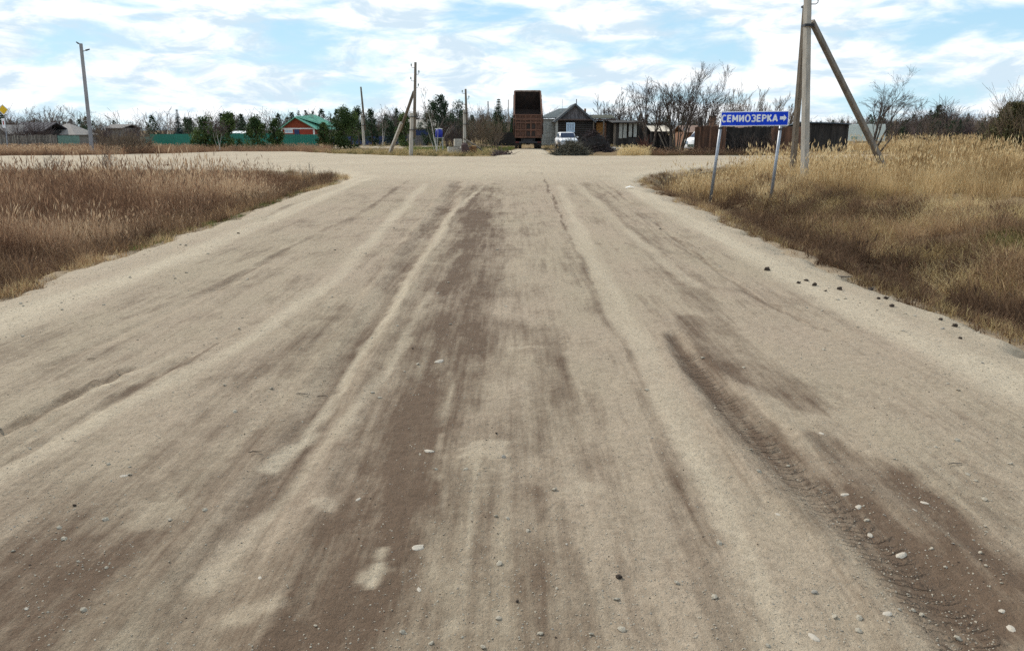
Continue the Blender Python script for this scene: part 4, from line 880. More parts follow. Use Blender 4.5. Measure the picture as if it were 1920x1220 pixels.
for (hx, hy, s_) in ((1517, 8, 1), (1516, -30, -1)):
    q = pp(hx, hy, Yp - .05); mb = MB(); mb.tube([q + Vector((0, 0, 0)), q + Vector((s_ * .22, 0, 0)), q + Vector((s_ * .28, 0, .05)), q + Vector((s_ * .28, 0, .14))], .014, 6); hk = mb.build('insulator_hook', DARKMET, t)
    mb = MB(); mb.tube([q + Vector((s_ * .28, 0, .12)), q + Vector((s_ * .28, 0, .16)), q + Vector((s_ * .28, 0, .22)), q + Vector((s_ * .28, 0, .27))], [.04, .055, .04, .03], 8); mb.build('insulator', CERAM, hk)
mb = MB(); q = pp(1503, 168, Yp + 1.4); mb.tube([q, q + Vector((.16, -.05, -.06)), q + Vector((.22, -.05, -.2))], .008, 4); mb.build('wire_end', DARKMET, t)

def wood_pole(label, px0, py0, px1, py1, Y, r, split_px=None, hooks=0, brace=None, name='wooden_utility_pole'):
    f_, q = W(px0, py0, Y), W(px1, py1, Y); b0 = (f_.x, Y, gz(f_.x, Y)); B = Vector(b0)
    t = thing(name, label, 'utility pole', b0); f_ = f_ - B; q = q - B; f_.z = -.3
    if split_px:      # a concrete stub carries the pole
        m_ = W(px0 + (px1 - px0) * (py0 - split_px) / (py0 - py1), split_px, Y) - B
        mb = MB(); rect_pole(mb, f_ + Vector((-.09, -.02, 0)), m_ + Vector((-.09, -.02, 0)), r * 2.1, r * 1.8); mb.build('concrete_stub', CONC, t)
        d = (q - f_).normalized(); lo = m_ - d * 1.6 + Vector((r * .9, .05, 0))
        mb = MB(); mb.tube([lo, lo.lerp(q, .5), q], [r, r * .9, r * .72], 8); mb.build('pole', OLDWOOD, t, True)
        mb = MB()
        for k in (.25, 1.1): mb.box(m_ - d * k, (r * 4.0, r * 3.4, .035))
        mb.build('wire_binding', DARKMET, t, kind='stuff')
    else:
        mb = MB(); mb.tube([f_, f_.lerp(q, .5), q], [r, r * .88, r * .7], 8); mb.build('pole', OLDWOOD, t, True)
    for k in range(hooks):
        s_ = 1 if k % 2 else -1; p = q + (f_ - q).normalized() * (.35 + .42 * k)
        mb = MB(); mb.tube([p, p + Vector((s_ * .22, 0, .0)), p + Vector((s_ * .26, 0, .14))], .016, 5); hk = mb.build('insulator_hook', DARKMET, t)
        mb = MB(); mb.tube([p + Vector((s_ * .26, 0, .12)), p + Vector((s_ * .26, 0, .26))], [.05, .035], 7); mb.build('insulator', CERAM, hk)
    if brace:
        (fx, fy, fY), (tx, ty, tY), sp = brace; a_ = W(fx, fy, fY) - B; c_ = W(tx, ty, tY) - B; a_.z = gz(W(fx, fy, fY).x, fY) - B.z - .2; m_ = a_.lerp(c_, sp)
        mb = MB(); rect_pole(mb, a_, m_ + (c_ - a_) * .03, r * 2.0, r * 1.8); st = mb.build('strut', CONC, t)
        mb = MB(); mb.tube([m_ - (c_ - a_) * .10 + Vector((r, .1, 0)), c_], [r, r * .85], 8); mb.build('strut_timber', OLDWOOD, st, True)
    return t
wood_pole('tall wooden utility pole with slanting strut and concrete foot', 772, 289, 779, 117, 54, .115, 212, 4, ((727, 283, 57.5), (776, 172, 54.2), .52))
wood_pole('thin leaning wooden pole with concrete foot by the bright green pine', 684.5, 271, 676.5, 163, 82, .115, 214, 0)
wood_pole('thin wooden pole standing in the willow thicket', 873, 268, 873, 167, 63.5, .105, 206, 3)
wood_pole('far short wooden pole left of the dark spruce', 916, 268, 915, 190, 118, .11, None, 0)
wood_pole('far thin wooden pole between the dark spruce and the truck', 953, 268, 953, 187, 128, .09, None, 0)

# lamp pole
Yl = 58.; q0, q1 = W(173, 287, Yl), W(151.5, 82, Yl); b0 = (q0.x, Yl, gz(q0.x, Yl)); B = Vector(b0)
t = thing('lamp_pole', 'tall leaning concrete lamp pole with two small lamps on top', 'lamp post', b0)
mb = MB(); rect_pole(mb, Vector((0, 0, -.3)), q1 - B, .27, .22); mb.build('pole', M('blue_grey_concrete', (.30, .30, .315), (.21, .21, .225), scale=6, stretch=(1, 1, .25)), t)
for (ax, ay, hx, hy) in ((151.5, 85, 143, 79), (154, 97, 168, 92.5)):
    a_, h_ = W(ax, ay, Yl) - B, W(hx, hy, Yl) - B
    mb = MB(); mb.tube([a_, a_.lerp(h_, .55)], .03, 6); ar = mb.build('lamp_arm', GALV, t)
    mb = MB(); mb.bar(a_.lerp(h_, .5), h_, .16, .09, taper=.6); mb.build('lamp_head', DARKMET, ar)
# curved street lamp
Ys = 76; b0 = at(1284, Ys); B = Vector(b0); t = thing('street_lamp', 'thin street lamp with curved arm behind the bare trees', 'street lamp', b0)
mb = MB(); mb.tube([Vector((0, 0, -.2)), W(1284, 240, Ys) - B, W(1288, 226, Ys) - B, W(1296, 217, Ys) - B, W(1303, 213, Ys) - B], [.06, .05, .04, .035, .03], 7); mb.build('pole', GALV, t, True)
mb = MB(); mb.bar(W(1302, 213.5, Ys) - B, W(1309, 211.5, Ys) - B, .2, .1, taper=.6); mb.build('lamp_head', GALV, t)
# priority sign at far left
Yq = 62; b0 = at(8, Yq); B = Vector(b0); t = thing('priority_road_sign', 'yellow diamond priority sign above a white plate at far left', 'road sign', b0)
mb = MB(); mb.tube([(0, 0, -.2), W(7, 198, Yq) - B], .04, 8); mb.build('post', GALV, t)
dc = W(7, 206, Yq) - B
mb = MB(); s_ = .42; mb.prism([(dc.x - s_, dc.z), (dc.x, dc.z - s_), (dc.x + s_, dc.z), (dc.x, dc.z + s_)], -.075, -.055, 'y'); dm = mb.build('diamond', SIGNW, t)
mb = MB(); s_ = .35; mb.prism([(dc.x - s_, dc.z), (dc.x, dc.z - s_), (dc.x + s_, dc.z), (dc.x, dc.z + s_)], -.083, -.077, 'y'); mb.build('diamond_face', YELLOW, dm)
pc = W(7.5, 231, Yq) - B
mb = MB(); mb.bb(pc.x - .12, pc.x + .12, -.07, -.055, pc.z - .36, pc.z + .36); pl = mb.build('plate', SIGNW, t)
mb = MB(); mb.bb(pc.x - .04, pc.x + .04, -.078, -.072, pc.z - .12, pc.z + .16); mb.build('plate_mark', M('plate_red', (.45, .05, .05), None, bump=0), pl)

# ------------------------------------------------------------------ the dump truck with raised body (seen from behind)
Yt = 71.0; bx_ = at(990.5, Yt, 0.0); gx = W(990.5, 243, Yt).x; bx_ = (gx, Yt, float(base_z(np.array([gx]), np.array([Yt]))[0]) + .01)
t = thing('dump_truck', 'rust red dump truck seen from behind with its body raised', 'truck', bx_)
hw = 1.20
# tailgate: frame, ribs, sunk panels
zt0, zt1 = .98, 2.98
mb = MB(); mb.bb(-hw, hw, -.02, .06, zt0, zt1); tg = mb.build('tailgate', RUST, t)
mb = MB()
for z_ in (zt0 + .04, zt0 + .66, zt0 + 1.30, zt1 - .42, zt1 - .05): mb.bb(-hw - .01, hw + .01, -.12, -.022, z_ - .055, z_ + .055, t=rnd.uniform(.3, .8))
for i in range(6):
    x_ = -hw + .06 + (2 * hw - .12) * i / 5; mb.bb(x_ - .05, x_ + .05, -.105, -.023, zt0 + .02, zt1 - .02, t=rnd.uniform(.3, .8))
mb.build('tailgate_ribs', RUST, tg, kind='stuff')
n_ = 0
for r_, (za, zb) in enumerate(((zt0 + .12, zt0 + .58), (zt0 + .75, zt0 + 1.22), (zt0 + 1.38, zt1 - .50))):
    for i in range(5):
        x_ = -hw + .06 + (2 * hw - .12) * (i + .5) / 5; mb = MB(); mb.bb(x_ - .15, x_ + .15, -.05, -.024, za + .03, zb - .03, t=rnd.uniform(.2, .8)); mb.build('panel', RUST_D if rnd.random() < .3 else RUST, tg)
# raised tipping body
ang = R(27); Lb = 5.7; ca, sa = math.cos(ang), math.sin(ang)
def bp(x, s, h): return (x, .08 + s * ca - h * sa, 1.02 + s * sa + h * ca)      # along the floor, height above the floor
def slab(mb, pts, d, t=.5):
    pts = [Vector(p) for p in pts]; n = (pts[1] - pts[0]).cross(pts[2] - pts[0]).normalized() * d
    k = len(pts); mb.add(pts + [p + n for p in pts], [tuple(range(k)), tuple(range(2 * k - 1, k - 1, -1))] + [(i, (i + 1) % k, k + (i + 1) % k, k + i) for i in range(k)], t)
mb = MB(); slab(mb, [bp(-hw, 0, 0), bp(hw, 0, 0), bp(hw, Lb, 0), bp(-hw, Lb, 0)], -.08); mb.build('body_floor', RUST_D, t)
hf = 1.72
for s_ in (-1, 1):
    mb = MB(); slab(mb, [bp(s_ * hw, .05, 0), bp(s_ * hw, Lb, 0), bp(s_ * (hw - .06), Lb, hf), bp(s_ * hw, 1.1, hf * .92), bp(s_ * hw, .12, 1.0)], .06 * s_); sw = mb.build('side_wall', RUST_D, t)
    mb = MB()
    for k in range(6):
        q = .5 + k * .95; mb.bar(bp(s_ * (hw + .09), q, .0), bp(s_ * (hw + .07), q, hf * .9), .10, .12)
    mb.bar(bp(s_ * (hw + .05), 1.0, hf * .93), bp(s_ * (hw + .01), Lb, hf), .12, .12); mb.build('side_ribs', RUST, sw, kind='stuff')
mb = MB(); slab(mb, [bp(-hw, Lb, 0), bp(hw, Lb, 0), bp(hw - .06, Lb, hf), bp(-hw + .06, Lb, hf)], .07); fw = mb.build('front_wall', RUST_D, t)
mb = MB(); mb.bar(bp(-hw + .02, Lb, hf + .04), bp(hw - .02, Lb, hf + .04), .16, .12); mb.build('top_rail', RUST_L, fw)
mb = MB()
for k in range(14):
    x_ = rnd.uniform(-.75, .75); a_ = Vector(bp(x_, Lb - .045, hf * rnd.uniform(.80, .97))); e_ = Vector(bp(x_ - rnd.uniform(.05, .2), Lb - .045, hf * rnd.uniform(.55, .8))); mb.bar(a_, e_, .018, .014)
mb.build('scrape_marks', RUST_L, fw, kind='stuff')
# chassis
mb = MB()
for s_ in (-1, 1): mb.bb(s_ * .38 - .05, s_ * .38 + .05, .1, 8.2, .62, .90)
for y_ in (.15, 2.2, 4.5, 7.8): mb.bb(-.33, .33, y_ - .06, y_ + .06, .66, .86)
mb.build('chassis', DARKMET, t)
mb = MB(); mb.bb(-1.15, 1.15, -.05, .08, .50, .66); mb.bb(-1.12, 1.12, .30, .40, .661, .93); mb.build('bumper_and_shade_plate', DARKMET, t)  # bumper, plus a dark plate added to paint the shade underneath
for s_ in (-1, 1):
    mb = MB(); mb.bb(s_ * .98 - .16, s_ * .98 + .16, -.085, -.052, .535, .64); mb.build('tail_light', M('tail_red', (.12, .012, .01), None, rough=.3, bump=0), t)
    mb = MB(); mb.bb(s_ * .92 - .29, s_ * .92 + .29, .30, .315, .30, .95); mb.build('mudflap', RUBBER, t)
mb = MB(); mb.bb(-.9, .9, .85, 1.0, .40, .62); mb.bb(-.16, .16, .7, 1.2, .36, .70); mb.bb(-.34, .34, .5, .55, .60, .95); mb.build('rear_axle', DARKMET, t)
mb = MB(); mb.bb(-1.1, 1.1, 2.9, 4.6, .45, .98); mb.build('tank_box', DARKMET, t)  # dark mass added to stand for the shade under the body
mb = MB(); mb.tube([(0, 3.0, .8), bp(0, 4.6, -.1)], [.13, .09], 10); mb.build('hydraulic_ram', GALV, t)
def wheel(x, y, r=.52, wd=.28):
    mb = MB(); mb.tube([(x - wd / 2, y, r), (x - wd / 2 + .03, y, r), (x + wd / 2 - .03, y, r), (x + wd / 2, y, r)], [r * .9, r, r, r * .9], 20); ty = mb.build('wheel', RUBBER, t)
    mb = MB(); mb.tube([(x - wd / 2 - .008, y, r), (x + wd / 2 + .008, y, r)], r * .55, 14); mb.build('rim', RUST_D, ty)
for y_ in (.95, 2.3):
    for x_ in (-1.05, -.73, .73, 1.05): wheel(x_, y_)
for x_ in (-1.0, 1.0): wheel(x_, 6.9)
mb = MB(); mb.bb(-1.22, 1.22, 6.1, 8.3, 1.0, 2.75); mb.build('cab', M('orange_red_cab', (.36, .08, .03), None, rough=.5), t, bevel=.08)
for s_ in (-1, 1):
    mb = MB(); mb.bar((s_ * 1.24, 7.6, 2.2), (s_ * 1.38, 7.5, 2.2), .03); mb.bb(s_ * 1.40 - .03, s_ * 1.40 + .03, 7.42, 7.56, 1.75, 2.35); mb.build('mirror', DARKMET, t)

# ------------------------------------------------------------------ buildings
def planks(mb, x0, x1, z0, z1, y, wd, d=.03, gap=.004, top=None, jit=.0):
    x_ = x0
    while x_ < x1 - .01:
        w_ = min(wd * rnd.uniform(.8, 1.2), x1 - x_); zt = (top((x_ + w_ / 2)) if top else z1) + rnd.uniform(-jit, jit)
        if zt > z0 + .02: mb.bb(x_, x_ + w_ - gap, y - d * rnd.uniform(.6, 1.4), y, z0, zt, t=rnd.uniform(.15, .85))
        x_ += w_
def window(parent, x0, x1, z0, z1, y, fr=.10, frame_m=None, glass_m=None, bars=2, cross=True):
    mb = MB(); f = frame_m or WHITEP
    for a in (x0, x1 - fr): mb.bb(a, a + fr, y - .09, y - .012, z0, z1)
    for a in (z0, z1 - fr): mb.bb(x0 + fr + .001, x1 - fr - .001, y - .088, y - .012, a, a + fr)
    fo = mb.build('window', f, parent)
    for i in range(bars):
        xa = x0 + fr + (x1 - x0 - 2 * fr) * i / bars; xb = x0 + fr + (x1 - x0 - 2 * fr) * (i + 1) / bars; mb = MB(); mb.bb(xa + .02, xb - .02, y - .035, y - .014, z0 + fr, z1 - fr); mb.build('pane', glass_m or GLASS, fo)
    mb = MB()
    for i in range(1, bars):
        xa = x0 + fr + (x1 - x0 - 2 * fr) * i / bars; mb.bb(xa - .03, xa + .03, y - .08, y - .013, z0 + fr + .001, z1 - fr - .001)
    if cross: mb.bb(x0 + fr + .001, x1 - fr - .001, y - .072, y - .013, z0 + (z1 - z0) * .66, z0 + (z1 - z0) * .66 + .05)
    if mb.v: mb.build('mullion', f, fo)
    return fo
# dark wooden house with the board gable
Yh = 86.; k = mpp(Yh); X = lambda px: (px - 1076) * k
B0 = at(1076, Yh); zo = B0[2]; Z = lambda py: zz(py, Yh) - zo
t = thing('wooden_house', 'dark wooden house with grey board gable and pale blue window', 'house', B0)
xl, xr = X(1045), X(1110); ze = Z(225); zp = Z(196); dep = 6.5
mb = MB(); n_l = 13
for i in range(n_l):
    z_ = ze * i / n_l; mb.tube([(xl, .0, z_ + ze / n_l / 2), (xr, .0, z_ + ze / n_l / 2)], ze / n_l / 2 * 1.03, 8, rnd.uniform(.3, .7))
mb.bb(xl + .02, xr - .02, .05, dep, 0, ze - .02); mb.build('log_wall', DARKWOOD, t)
mb = MB(); sl = (zp - ze) / ((xr - xl) / 2); xm = (xl + xr) / 2
planks(mb, xl + .08, xr - .08, ze + .05, 0, -.10, .17, top=lambda x_: zp - .08 - sl * abs(x_ - xm)); mb.build('gable_boards', GREYWOOD, t, kind='stuff')
mb = MB(); mb.prism([(xl + .05, ze), (xr - .05, ze), (xm, zp - .1)], -.06, dep, 'y'); mb.build('attic', DARKWOOD, t)
for s_ in (-1, 1):
    mb = MB(); a_ = Vector((xm, 0, zp + .03)); e_ = Vector((xm + s_ * ((xr - xl) / 2 + .35), 0, ze - .28 * sl + .03)); nrm = Vector((s_ * sl, 0, 1)).normalized() * .07
    mb.prism([(a_.x, a_.z), (e_.x, e_.z), (e_.x + nrm.x, e_.z + nrm.z), (a_.x, a_.z + .085)], -.45, dep + .3, 'y'); ro = mb.build('roof_slope', M('dark_slate_roof', (.085, .095, .10), (.05, .055, .06), scale=4, tint=.3), t)
    mb = MB(); mb.bar((a_.x, -.47, a_.z - .06), (e_.x, -.47, e_.z - .06), .04, .14); mb.build('barge_board', M('grey_blue_board', (.12, .13, .14), None), ro)
mb = MB(); mb.bb(X(1041), X(1152), -.42, .0, ze - .05, ze + .10); mb.build('eave_shelf', M('weathered_eave', (.12, .085, .075), None), t)
window(t, X(1061.5), X(1077.5), Z(248), Z(230), -.12, .14, BLUEFR, PALEGL, 3, False)
mb = MB(); mb.bb(X(1042), X(1046), -.16, .06, 0, ze - .06); mb.build('corner_board', PALEW, t)
mb = MB(); mb.bb(X(1098), X(1101), 1.8, 2.4, zp - 1.2, Z(203)); mb.build('chimney', BRICK, t)
mb = MB(); mb.tube([(X(1082), 1.5, zp - .4), (X(1082), 1.5, Z(185))], .05, 6); mb.build('flue_pipe', DARKMET, t)
mb = MB(); mb.tube([(X(1057), 3, ze + .3), (X(1057), 3, Z(184))], .018, 5); mb.bar((X(1054), 3, Z(190)), (X(1060), 3, Z(190)), .02); mb.build('antenna', GALV, t)
# porch on the right of it
xa, xb = X(1110), X(1151)
mb = MB(); planks(mb, xa + .02, xb, 0, ze - .06, .9, .2); mb.build('porch_wall', DARKWOOD, t, kind='stuff')
mb = MB(); mb.prism([(-.45, ze + .12), (2.6, ze + .5), (2.6, ze + .58), (-.45, ze + .2)], xa - .05, X(1152), 'x'); mb.build('porch_roof', M('mossy_felt_roof', (.07, .075, .05), (.045, .04, .03), tint=.3), t)
for px in (1112, 1131, 1150):
    mb = MB(); mb.bb(X(px) - .07, X(px) + .07, -.30, -.16, 0, ze - .06); mb.build('porch_post', OLDWOOD, t)
mb = MB(); mb.bb(X(1119), X(1133), .80, .86, .25, Z(230)); dr = mb.build('door', ORANGEW, t)
mb = MB(); mb.bb(X(1131.5), X(1132.5), .76, .795, 1.2, 1.32); mb.build('handle', DARKMET, dr)
mb = MB(); mb.bb(X(1134), X(1138), .78, .87, .1, Z(230)); mb.build('door_frame', BRICK, t)
# pale wing on its left
Yw = 91.; Bw = at(1031, Yw); k = mpp(Yw); X = lambda px: (px - 1031) * k; zo = Bw[2]; Z = lambda py: zz(py, Yw) - zo
t = thing('pale_house', 'pale rendered house with mossy slate roof left of the dark gable', 'house', Bw)
mb = MB(); mb.bb(X(1014), X(1050), 0, 5, 0, Z(223)); 
for i in range(7):
    for j in range(6): mb.bb(X(1014) + .02 + i * .33, X(1014) + .32 + i * .33, -.02, -.001, .1 + j * .43, .5 + j * .43, t=rnd.uniform(.3, .7)) if X(1014) + .32 + i * .33 < X(1050) else None
mb.build('wall', PALEW, t)
mb = MB(); mb.add([(X(1011), -.4, Z(222)), (X(1062), -.4, Z(222)), (X(1072), 3.0, Z(203)), (X(1050), 3.0, Z(204)), (X(1011), -.4, Z(222) + .09), (X(1062), -.4, Z(222) + .09), (X(1072), 3.0, Z(203) + .09), (X(1050), 3.0, Z(204) + .09), (X(1011), 5.4, Z(222)), (X(1011), 5.4, Z(222) + .09)],
   [(0, 1, 2, 3), (4, 5, 6, 7), (0, 1, 5, 4), (1, 2, 6, 5), (2, 3, 7, 6), (3, 0, 4, 7), (0, 3, 8), (4, 7, 9), (0, 4, 9, 8), (3, 7, 9, 8)]); ro = mb.build('roof', SLATE_G, t)
mb = MB()
for i in range(8): f = i / 8; a_ = Vector((X(1011), -.4, Z(222) + .1)).lerp(Vector((X(1050), 3, Z(204) + .1)), f); e_ = Vector((X(1062), -.4, Z(222) + .1)).lerp(Vector((X(1072), 3, Z(203) + .1)), f); mb.bar(a_, e_, .05, .03, rnd.uniform(.2, .8))
mb.build('roof_ribs', SLATE_G, ro, kind='stuff')
# open shed with pale posts
Yo = 80.; Bo = at(1178, Yo); k = mpp(Yo); X = lambda px: (px - 1178) * k; zo = Bo[2]; Z = lambda py: zz(py, Yo) - zo
t = thing('open_shed', 'dark open fronted shed with pale upright boards next to the porch', 'shed', Bo)
mb = MB(); mb.prism([(-.5, Z(231)), (3.2, Z(227)), (3.2, Z(225.5)), (-.5, Z(229.5))], X(1148), X(1207), 'x'); mb.build('roof', DARKWOOD, t)
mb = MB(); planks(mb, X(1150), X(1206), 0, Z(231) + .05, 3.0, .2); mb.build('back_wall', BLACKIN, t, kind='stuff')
for (p0, p1, m_, zb) in ((1151, 1155, OLDWOOD, 0), (1161, 1167, PALEW, .9), (1169, 1175, PALEW, .95), (1179, 1185, PALEW, 1.05), (1188, 1194, PALEW, 1.05), (1202, 1207, M('greenish_board', (.22, .25, .22), None), 0)):
    mb = MB(); mb.bb(X(p0), X(p1), -.02, .06, zb, Z(231.5)); mb.build('upright_board', m_, t)
mb = MB(); mb.bb(X(1155.3), X(1160.7), .0, .05, 0, Z(233)); mb.build('side_board', DARKWOOD, t)
mb = MB(); planks(mb, X(1162), X(1202), 0, 1.0, .1, .19, jit=.05); mb.build('low_wall', DARKWOOD, t, kind='stuff')
# dark canopy shed with corrugated pale edge
Yc = 63.; Bc = at(1232, Yc); k = mpp(Yc); X = lambda px: (px - 1232) * k; zo = Bc[2]; Z = lambda py: zz(py, Yc) - zo
t = thing('canopy_shed', 'dark lean-to shed under a pale corrugated roof between the bare trees', 'shed', Bc)
mb = MB(); n_ = 22
for i in range(n_):
    x_ = X(1220) + (X(1258) - X(1220)) * i / n_; w_ = (X(1258) - X(1220)) / n_
    mb.add([(x_, -.3, Z(247)), (x_ + w_ * .5, -.3, Z(247) + .045), (x_ + w_, -.3, Z(247)), (x_, 2.2, Z(235)), (x_ + w_ * .5, 2.2, Z(235) + .045), (x_ + w_, 2.2, Z(235))], [(0, 1, 4, 3), (1, 2, 5, 4)], rnd.choice((.25, .5, .75)))
mb.build('corrugated_roof', PALESH, t)
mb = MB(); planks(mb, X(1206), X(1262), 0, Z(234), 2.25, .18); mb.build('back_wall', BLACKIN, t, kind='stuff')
mb = MB(); mb.bb(X(1219), X(1259), 2.0, 2.2, Z(235) + .06, Z(231.5)); mb.build('ridge_beam', DARKWOOD, t)
for px in (1222, 1240, 1257):
    mb = MB(); mb.bar((X(px), 0, -.1), (X(px), 0, Z(246)), .12); mb.build('post', DARKWOOD, t)
mb = MB(); mb.bar((X(1234), -.3, Z(250)), (X(1250), -.6, 0), .08); mb.build('leaning_pole', OLDWOOD, t)
mb = MB(); planks(mb, X(1206), X(1262), 0, 1.35, .3, .2, jit=.1); mb.build('front_boards', BLACKIN, t, kind='stuff')
# brown roofed house with two chimneys behind the fence
Yb = 82.; Bb = at(1330, Yb); k = mpp(Yb); X = lambda px: (px - 1330) * k; zo = Bb[2]; Z = lambda py: zz(py, Yb) - zo
t = thing('brown_roofed_house', 'low house with brown roof and two chimneys behind the plank fence', 'house', Bb)
mb = MB(); mb.bb(X(1285), X(1420), 0, 5, 0, Z(248)); mb.build('wall', BRICK, t)
mb = MB(); mb.prism([(-.5, Z(249)), (2.5, Z(236)), (5.5, Z(249)), (5.5, Z(248)), (2.5, Z(235)), (-.5, Z(248))], X(1281), X(1424), 'x'); ro = mb.build('roof', BROOF, t)
mb = MB(); mb.bb(X(1318), X(1325), 2.0, 2.5, Z(240), Z(220)); mb.build('chimney', BLACKIN, ro)
mb = MB(); mb.bb(X(1339.5), X(1350), 1.8, 2.5, Z(240), Z(219)); mb.bb(X(1338.5), X(1351), 1.75, 2.55, Z(219) + .002, Z(216.5)); mb.build('chimney', BRICK, ro)
# fences on the right
def plank_fence(name, label, px0, px1, Y, top, mat, wd=.15, jit=.06, tf=None, posts=3, cat='fence', depth=0):
    pc_ = (px0 + px1) / 2; Bf = at(pc_, Y); k = mpp(Y); zo = Bf[2]
    t = thing(name, label, cat, Bf); h = zz(top, Y) - zo; mb = MB()
    planks(mb, (px0 - pc_) * k, (px1 - pc_) * k, .02, h, 0, wd, jit=jit, top=(lambda x_: h + tf(x_)) if tf else None); mb.build('planks', mat, t, kind='stuff')
    mb = MB()
    for f in (.25, .8): mb.bb((px0 - pc_) * k, (px1 - pc_) * k, .005, .06, h * f, h * f + .09)
    mb.build('rail', OLDWOOD, t, kind='stuff')
    for i in range(posts):
        x_ = ((px0 - pc_) + (px1 - px0) * (i + .5) / posts) * k; mb = MB(); mb.bb(x_ - .06, x_ + .06, .062, .18, -.2, h + rnd.uniform(0, .25)); mb.build('post', OLDWOOD, t)
    return t
plank_fence('plank_fence', 'red brown plank fence right of the white van', 1303, 1362, 56, 237, BROWNWOOD)
plank_fence('dark_plank_fence', 'almost black plank fence behind the blue sign', 1362.5, 1446, 56.2, 238, BLACKIN, .2)
plank_fence('plank_fence', 'short reddish plank fence between the blue sign and the concrete pole', 1446.5, 1503, 57, 239, BROWNWOOD, .2, .1)
# dark shed beyond the pole
Yd = 66.; Bd = at(1546, Yd); k = mpp(Yd); X = lambda px: (px - 1546) * k; zo = Bd[2]; Z = lambda py: zz(py, Yd) - zo
t = thing('dark_shed', 'long black board shed with a low roof behind the concrete pole', 'shed', Bd)
mb = MB(); tp = lambda x_: Z(231) - .02 * (x_ - X(1500)) - .035 * max(0, x_ - X(1560)); planks(mb, X(1498), X(1591), 0, 0, 0, .2, top=tp); mb.build('front_wall', DARKWOOD, t, kind='stuff')
mb = MB(); mb.bb(X(1499), X(1590), .02, 3.5, 0, Z(237)); mb.build('walls', DARKWOOD, t)
mb = MB(); mb.add([(X(1497), -.25, tp(X(1497)) + .02), (X(1560), -.25, tp(X(1560)) + .02), (X(1593), -.25, tp(X(1593)) + .02), (X(1593), 3.8, tp(X(1593)) - .3), (X(1560), 3.8, tp(X(1560)) - .3), (X(1497), 3.8, tp(X(1497)) - .3)] + [(X(1497), -.25, tp(X(1497)) + .10), (X(1560), -.25, tp(X(1560)) + .10), (X(1593), -.25, tp(X(1593)) + .10), (X(1593), 3.8, tp(X(1593)) - .22), (X(1560), 3.8, tp(X(1560)) - .22), (X(1497), 3.8, tp(X(1497)) - .22)],
   [(0, 1, 4, 5), (1, 2, 3, 4), (6, 7, 10, 11), (7, 8, 9, 10), (0, 1, 7, 6), (1, 2, 8, 7), (2, 3, 9, 8), (3, 4, 10, 9), (4, 5, 11, 10), (5, 0, 6, 11)]); mb.build('roof', M('blue_grey_felt', (.10, .13, .16), (.06, .08, .10), bump=.1), t)
# white box body
Yv = 84.; Bv = at(1626, Yv); k = mpp(Yv); X = lambda px: (px - 1626) * k; zo = Bv[2]; Z = lambda py: zz(py, Yv) - zo
t = thing('box_trailer', 'pale greenish white box trailer beside the black shed', 'trailer', Bv)
mb = MB(); mb.bb(X(1590), X(1661), 0, 2.3, .55, Z(233)); bo = mb.build('body', BOXW, t, bevel=.05)
mb = MB()
for px in (1589.6, 1614, 1638, 1660): mb.bb(X(px), X(px) + .05, -.02, -.001, .56, Z(233.5))
mb.build('trim_strips', BOXW, bo, kind='stuff')
mb = MB(); mb.bb(X(1598), X(1609), -.025, -.002, Z(261), Z(256)); mb.build('vent_panel', M('pale_green_vent', (.30, .42, .36), None), bo)
mb = MB(); mb.bb(X(1592), X(1659), .1, 2.2, .40, .549); mb.build('chassis', DARKMET, t)
for px in (1604, 1646):
    mb = MB(); mb.disc((X(px), .25, .36), .38, 16, 'x', .24); mb.data = None
    mb = MB(); mb.tube([(X(px), .1, .36), (X(px), .34, .36)], .38, 16); wv = mb.build('wheel', RUBBER, t); mb = MB(); mb.tube([(X(px), .085, .36), (X(px), .12, .36)], .2, 12); mb.build('rim', GALV, wv)

# ---------------- left hand village
Yr = 112.; k = mpp(Yr); Br = at(566, Yr); zo = Br[2]; X = lambda px: (px - 566) * k; Z = lambda py: zz(py, Yr) - zo
t = thing('red_house', 'red board house with green metal roof behind the teal fence', 'house', Br)
xl, xr, xm = X(531), X(590), X(556); ze = Z(241)
mb = MB(); mb.bb(xl, xr, 0, 6, 0, ze); mb.build('wall', REDW, t)
mb = MB(); zp = Z(221.5); mb.prism([(xl - .1, ze + .02), (xr + .1, ze + .02), (xm, zp)], -.03, 6, 'y'); mb.build('gable', M('red_brown_gable', (.26, .055, .025), (.2, .045, .02), tint=.3), t)
for s_ in (-1, 1):
    a_ = Vector((xm, 0, zp + .05)); e_ = Vector((xl - .45 if s_ < 0 else xr + .3, 0, ze - .15)); mb = MB()
    mb.add([(a_.x, -.5, a_.z), (e_.x, -.5, e_.z), (e_.x + (2.2 if s_ > 0 else .4), 6.4, e_.z), (a_.x + 1.2, 6.4, a_.z), (a_.x, -.5, a_.z + .12), (e_.x, -.5, e_.z + .12), (e_.x + (2.2 if s_ > 0 else .4), 6.4, e_.z + .12), (a_.x + 1.2, 6.4, a_.z + .12)], [(0, 1, 2, 3), (4, 5, 6, 7), (0, 1, 5, 4), (1, 2, 6, 5), (2, 3, 7, 6), (3, 0, 4, 7)]); mb.build('roof_slope', ROOFG, t)
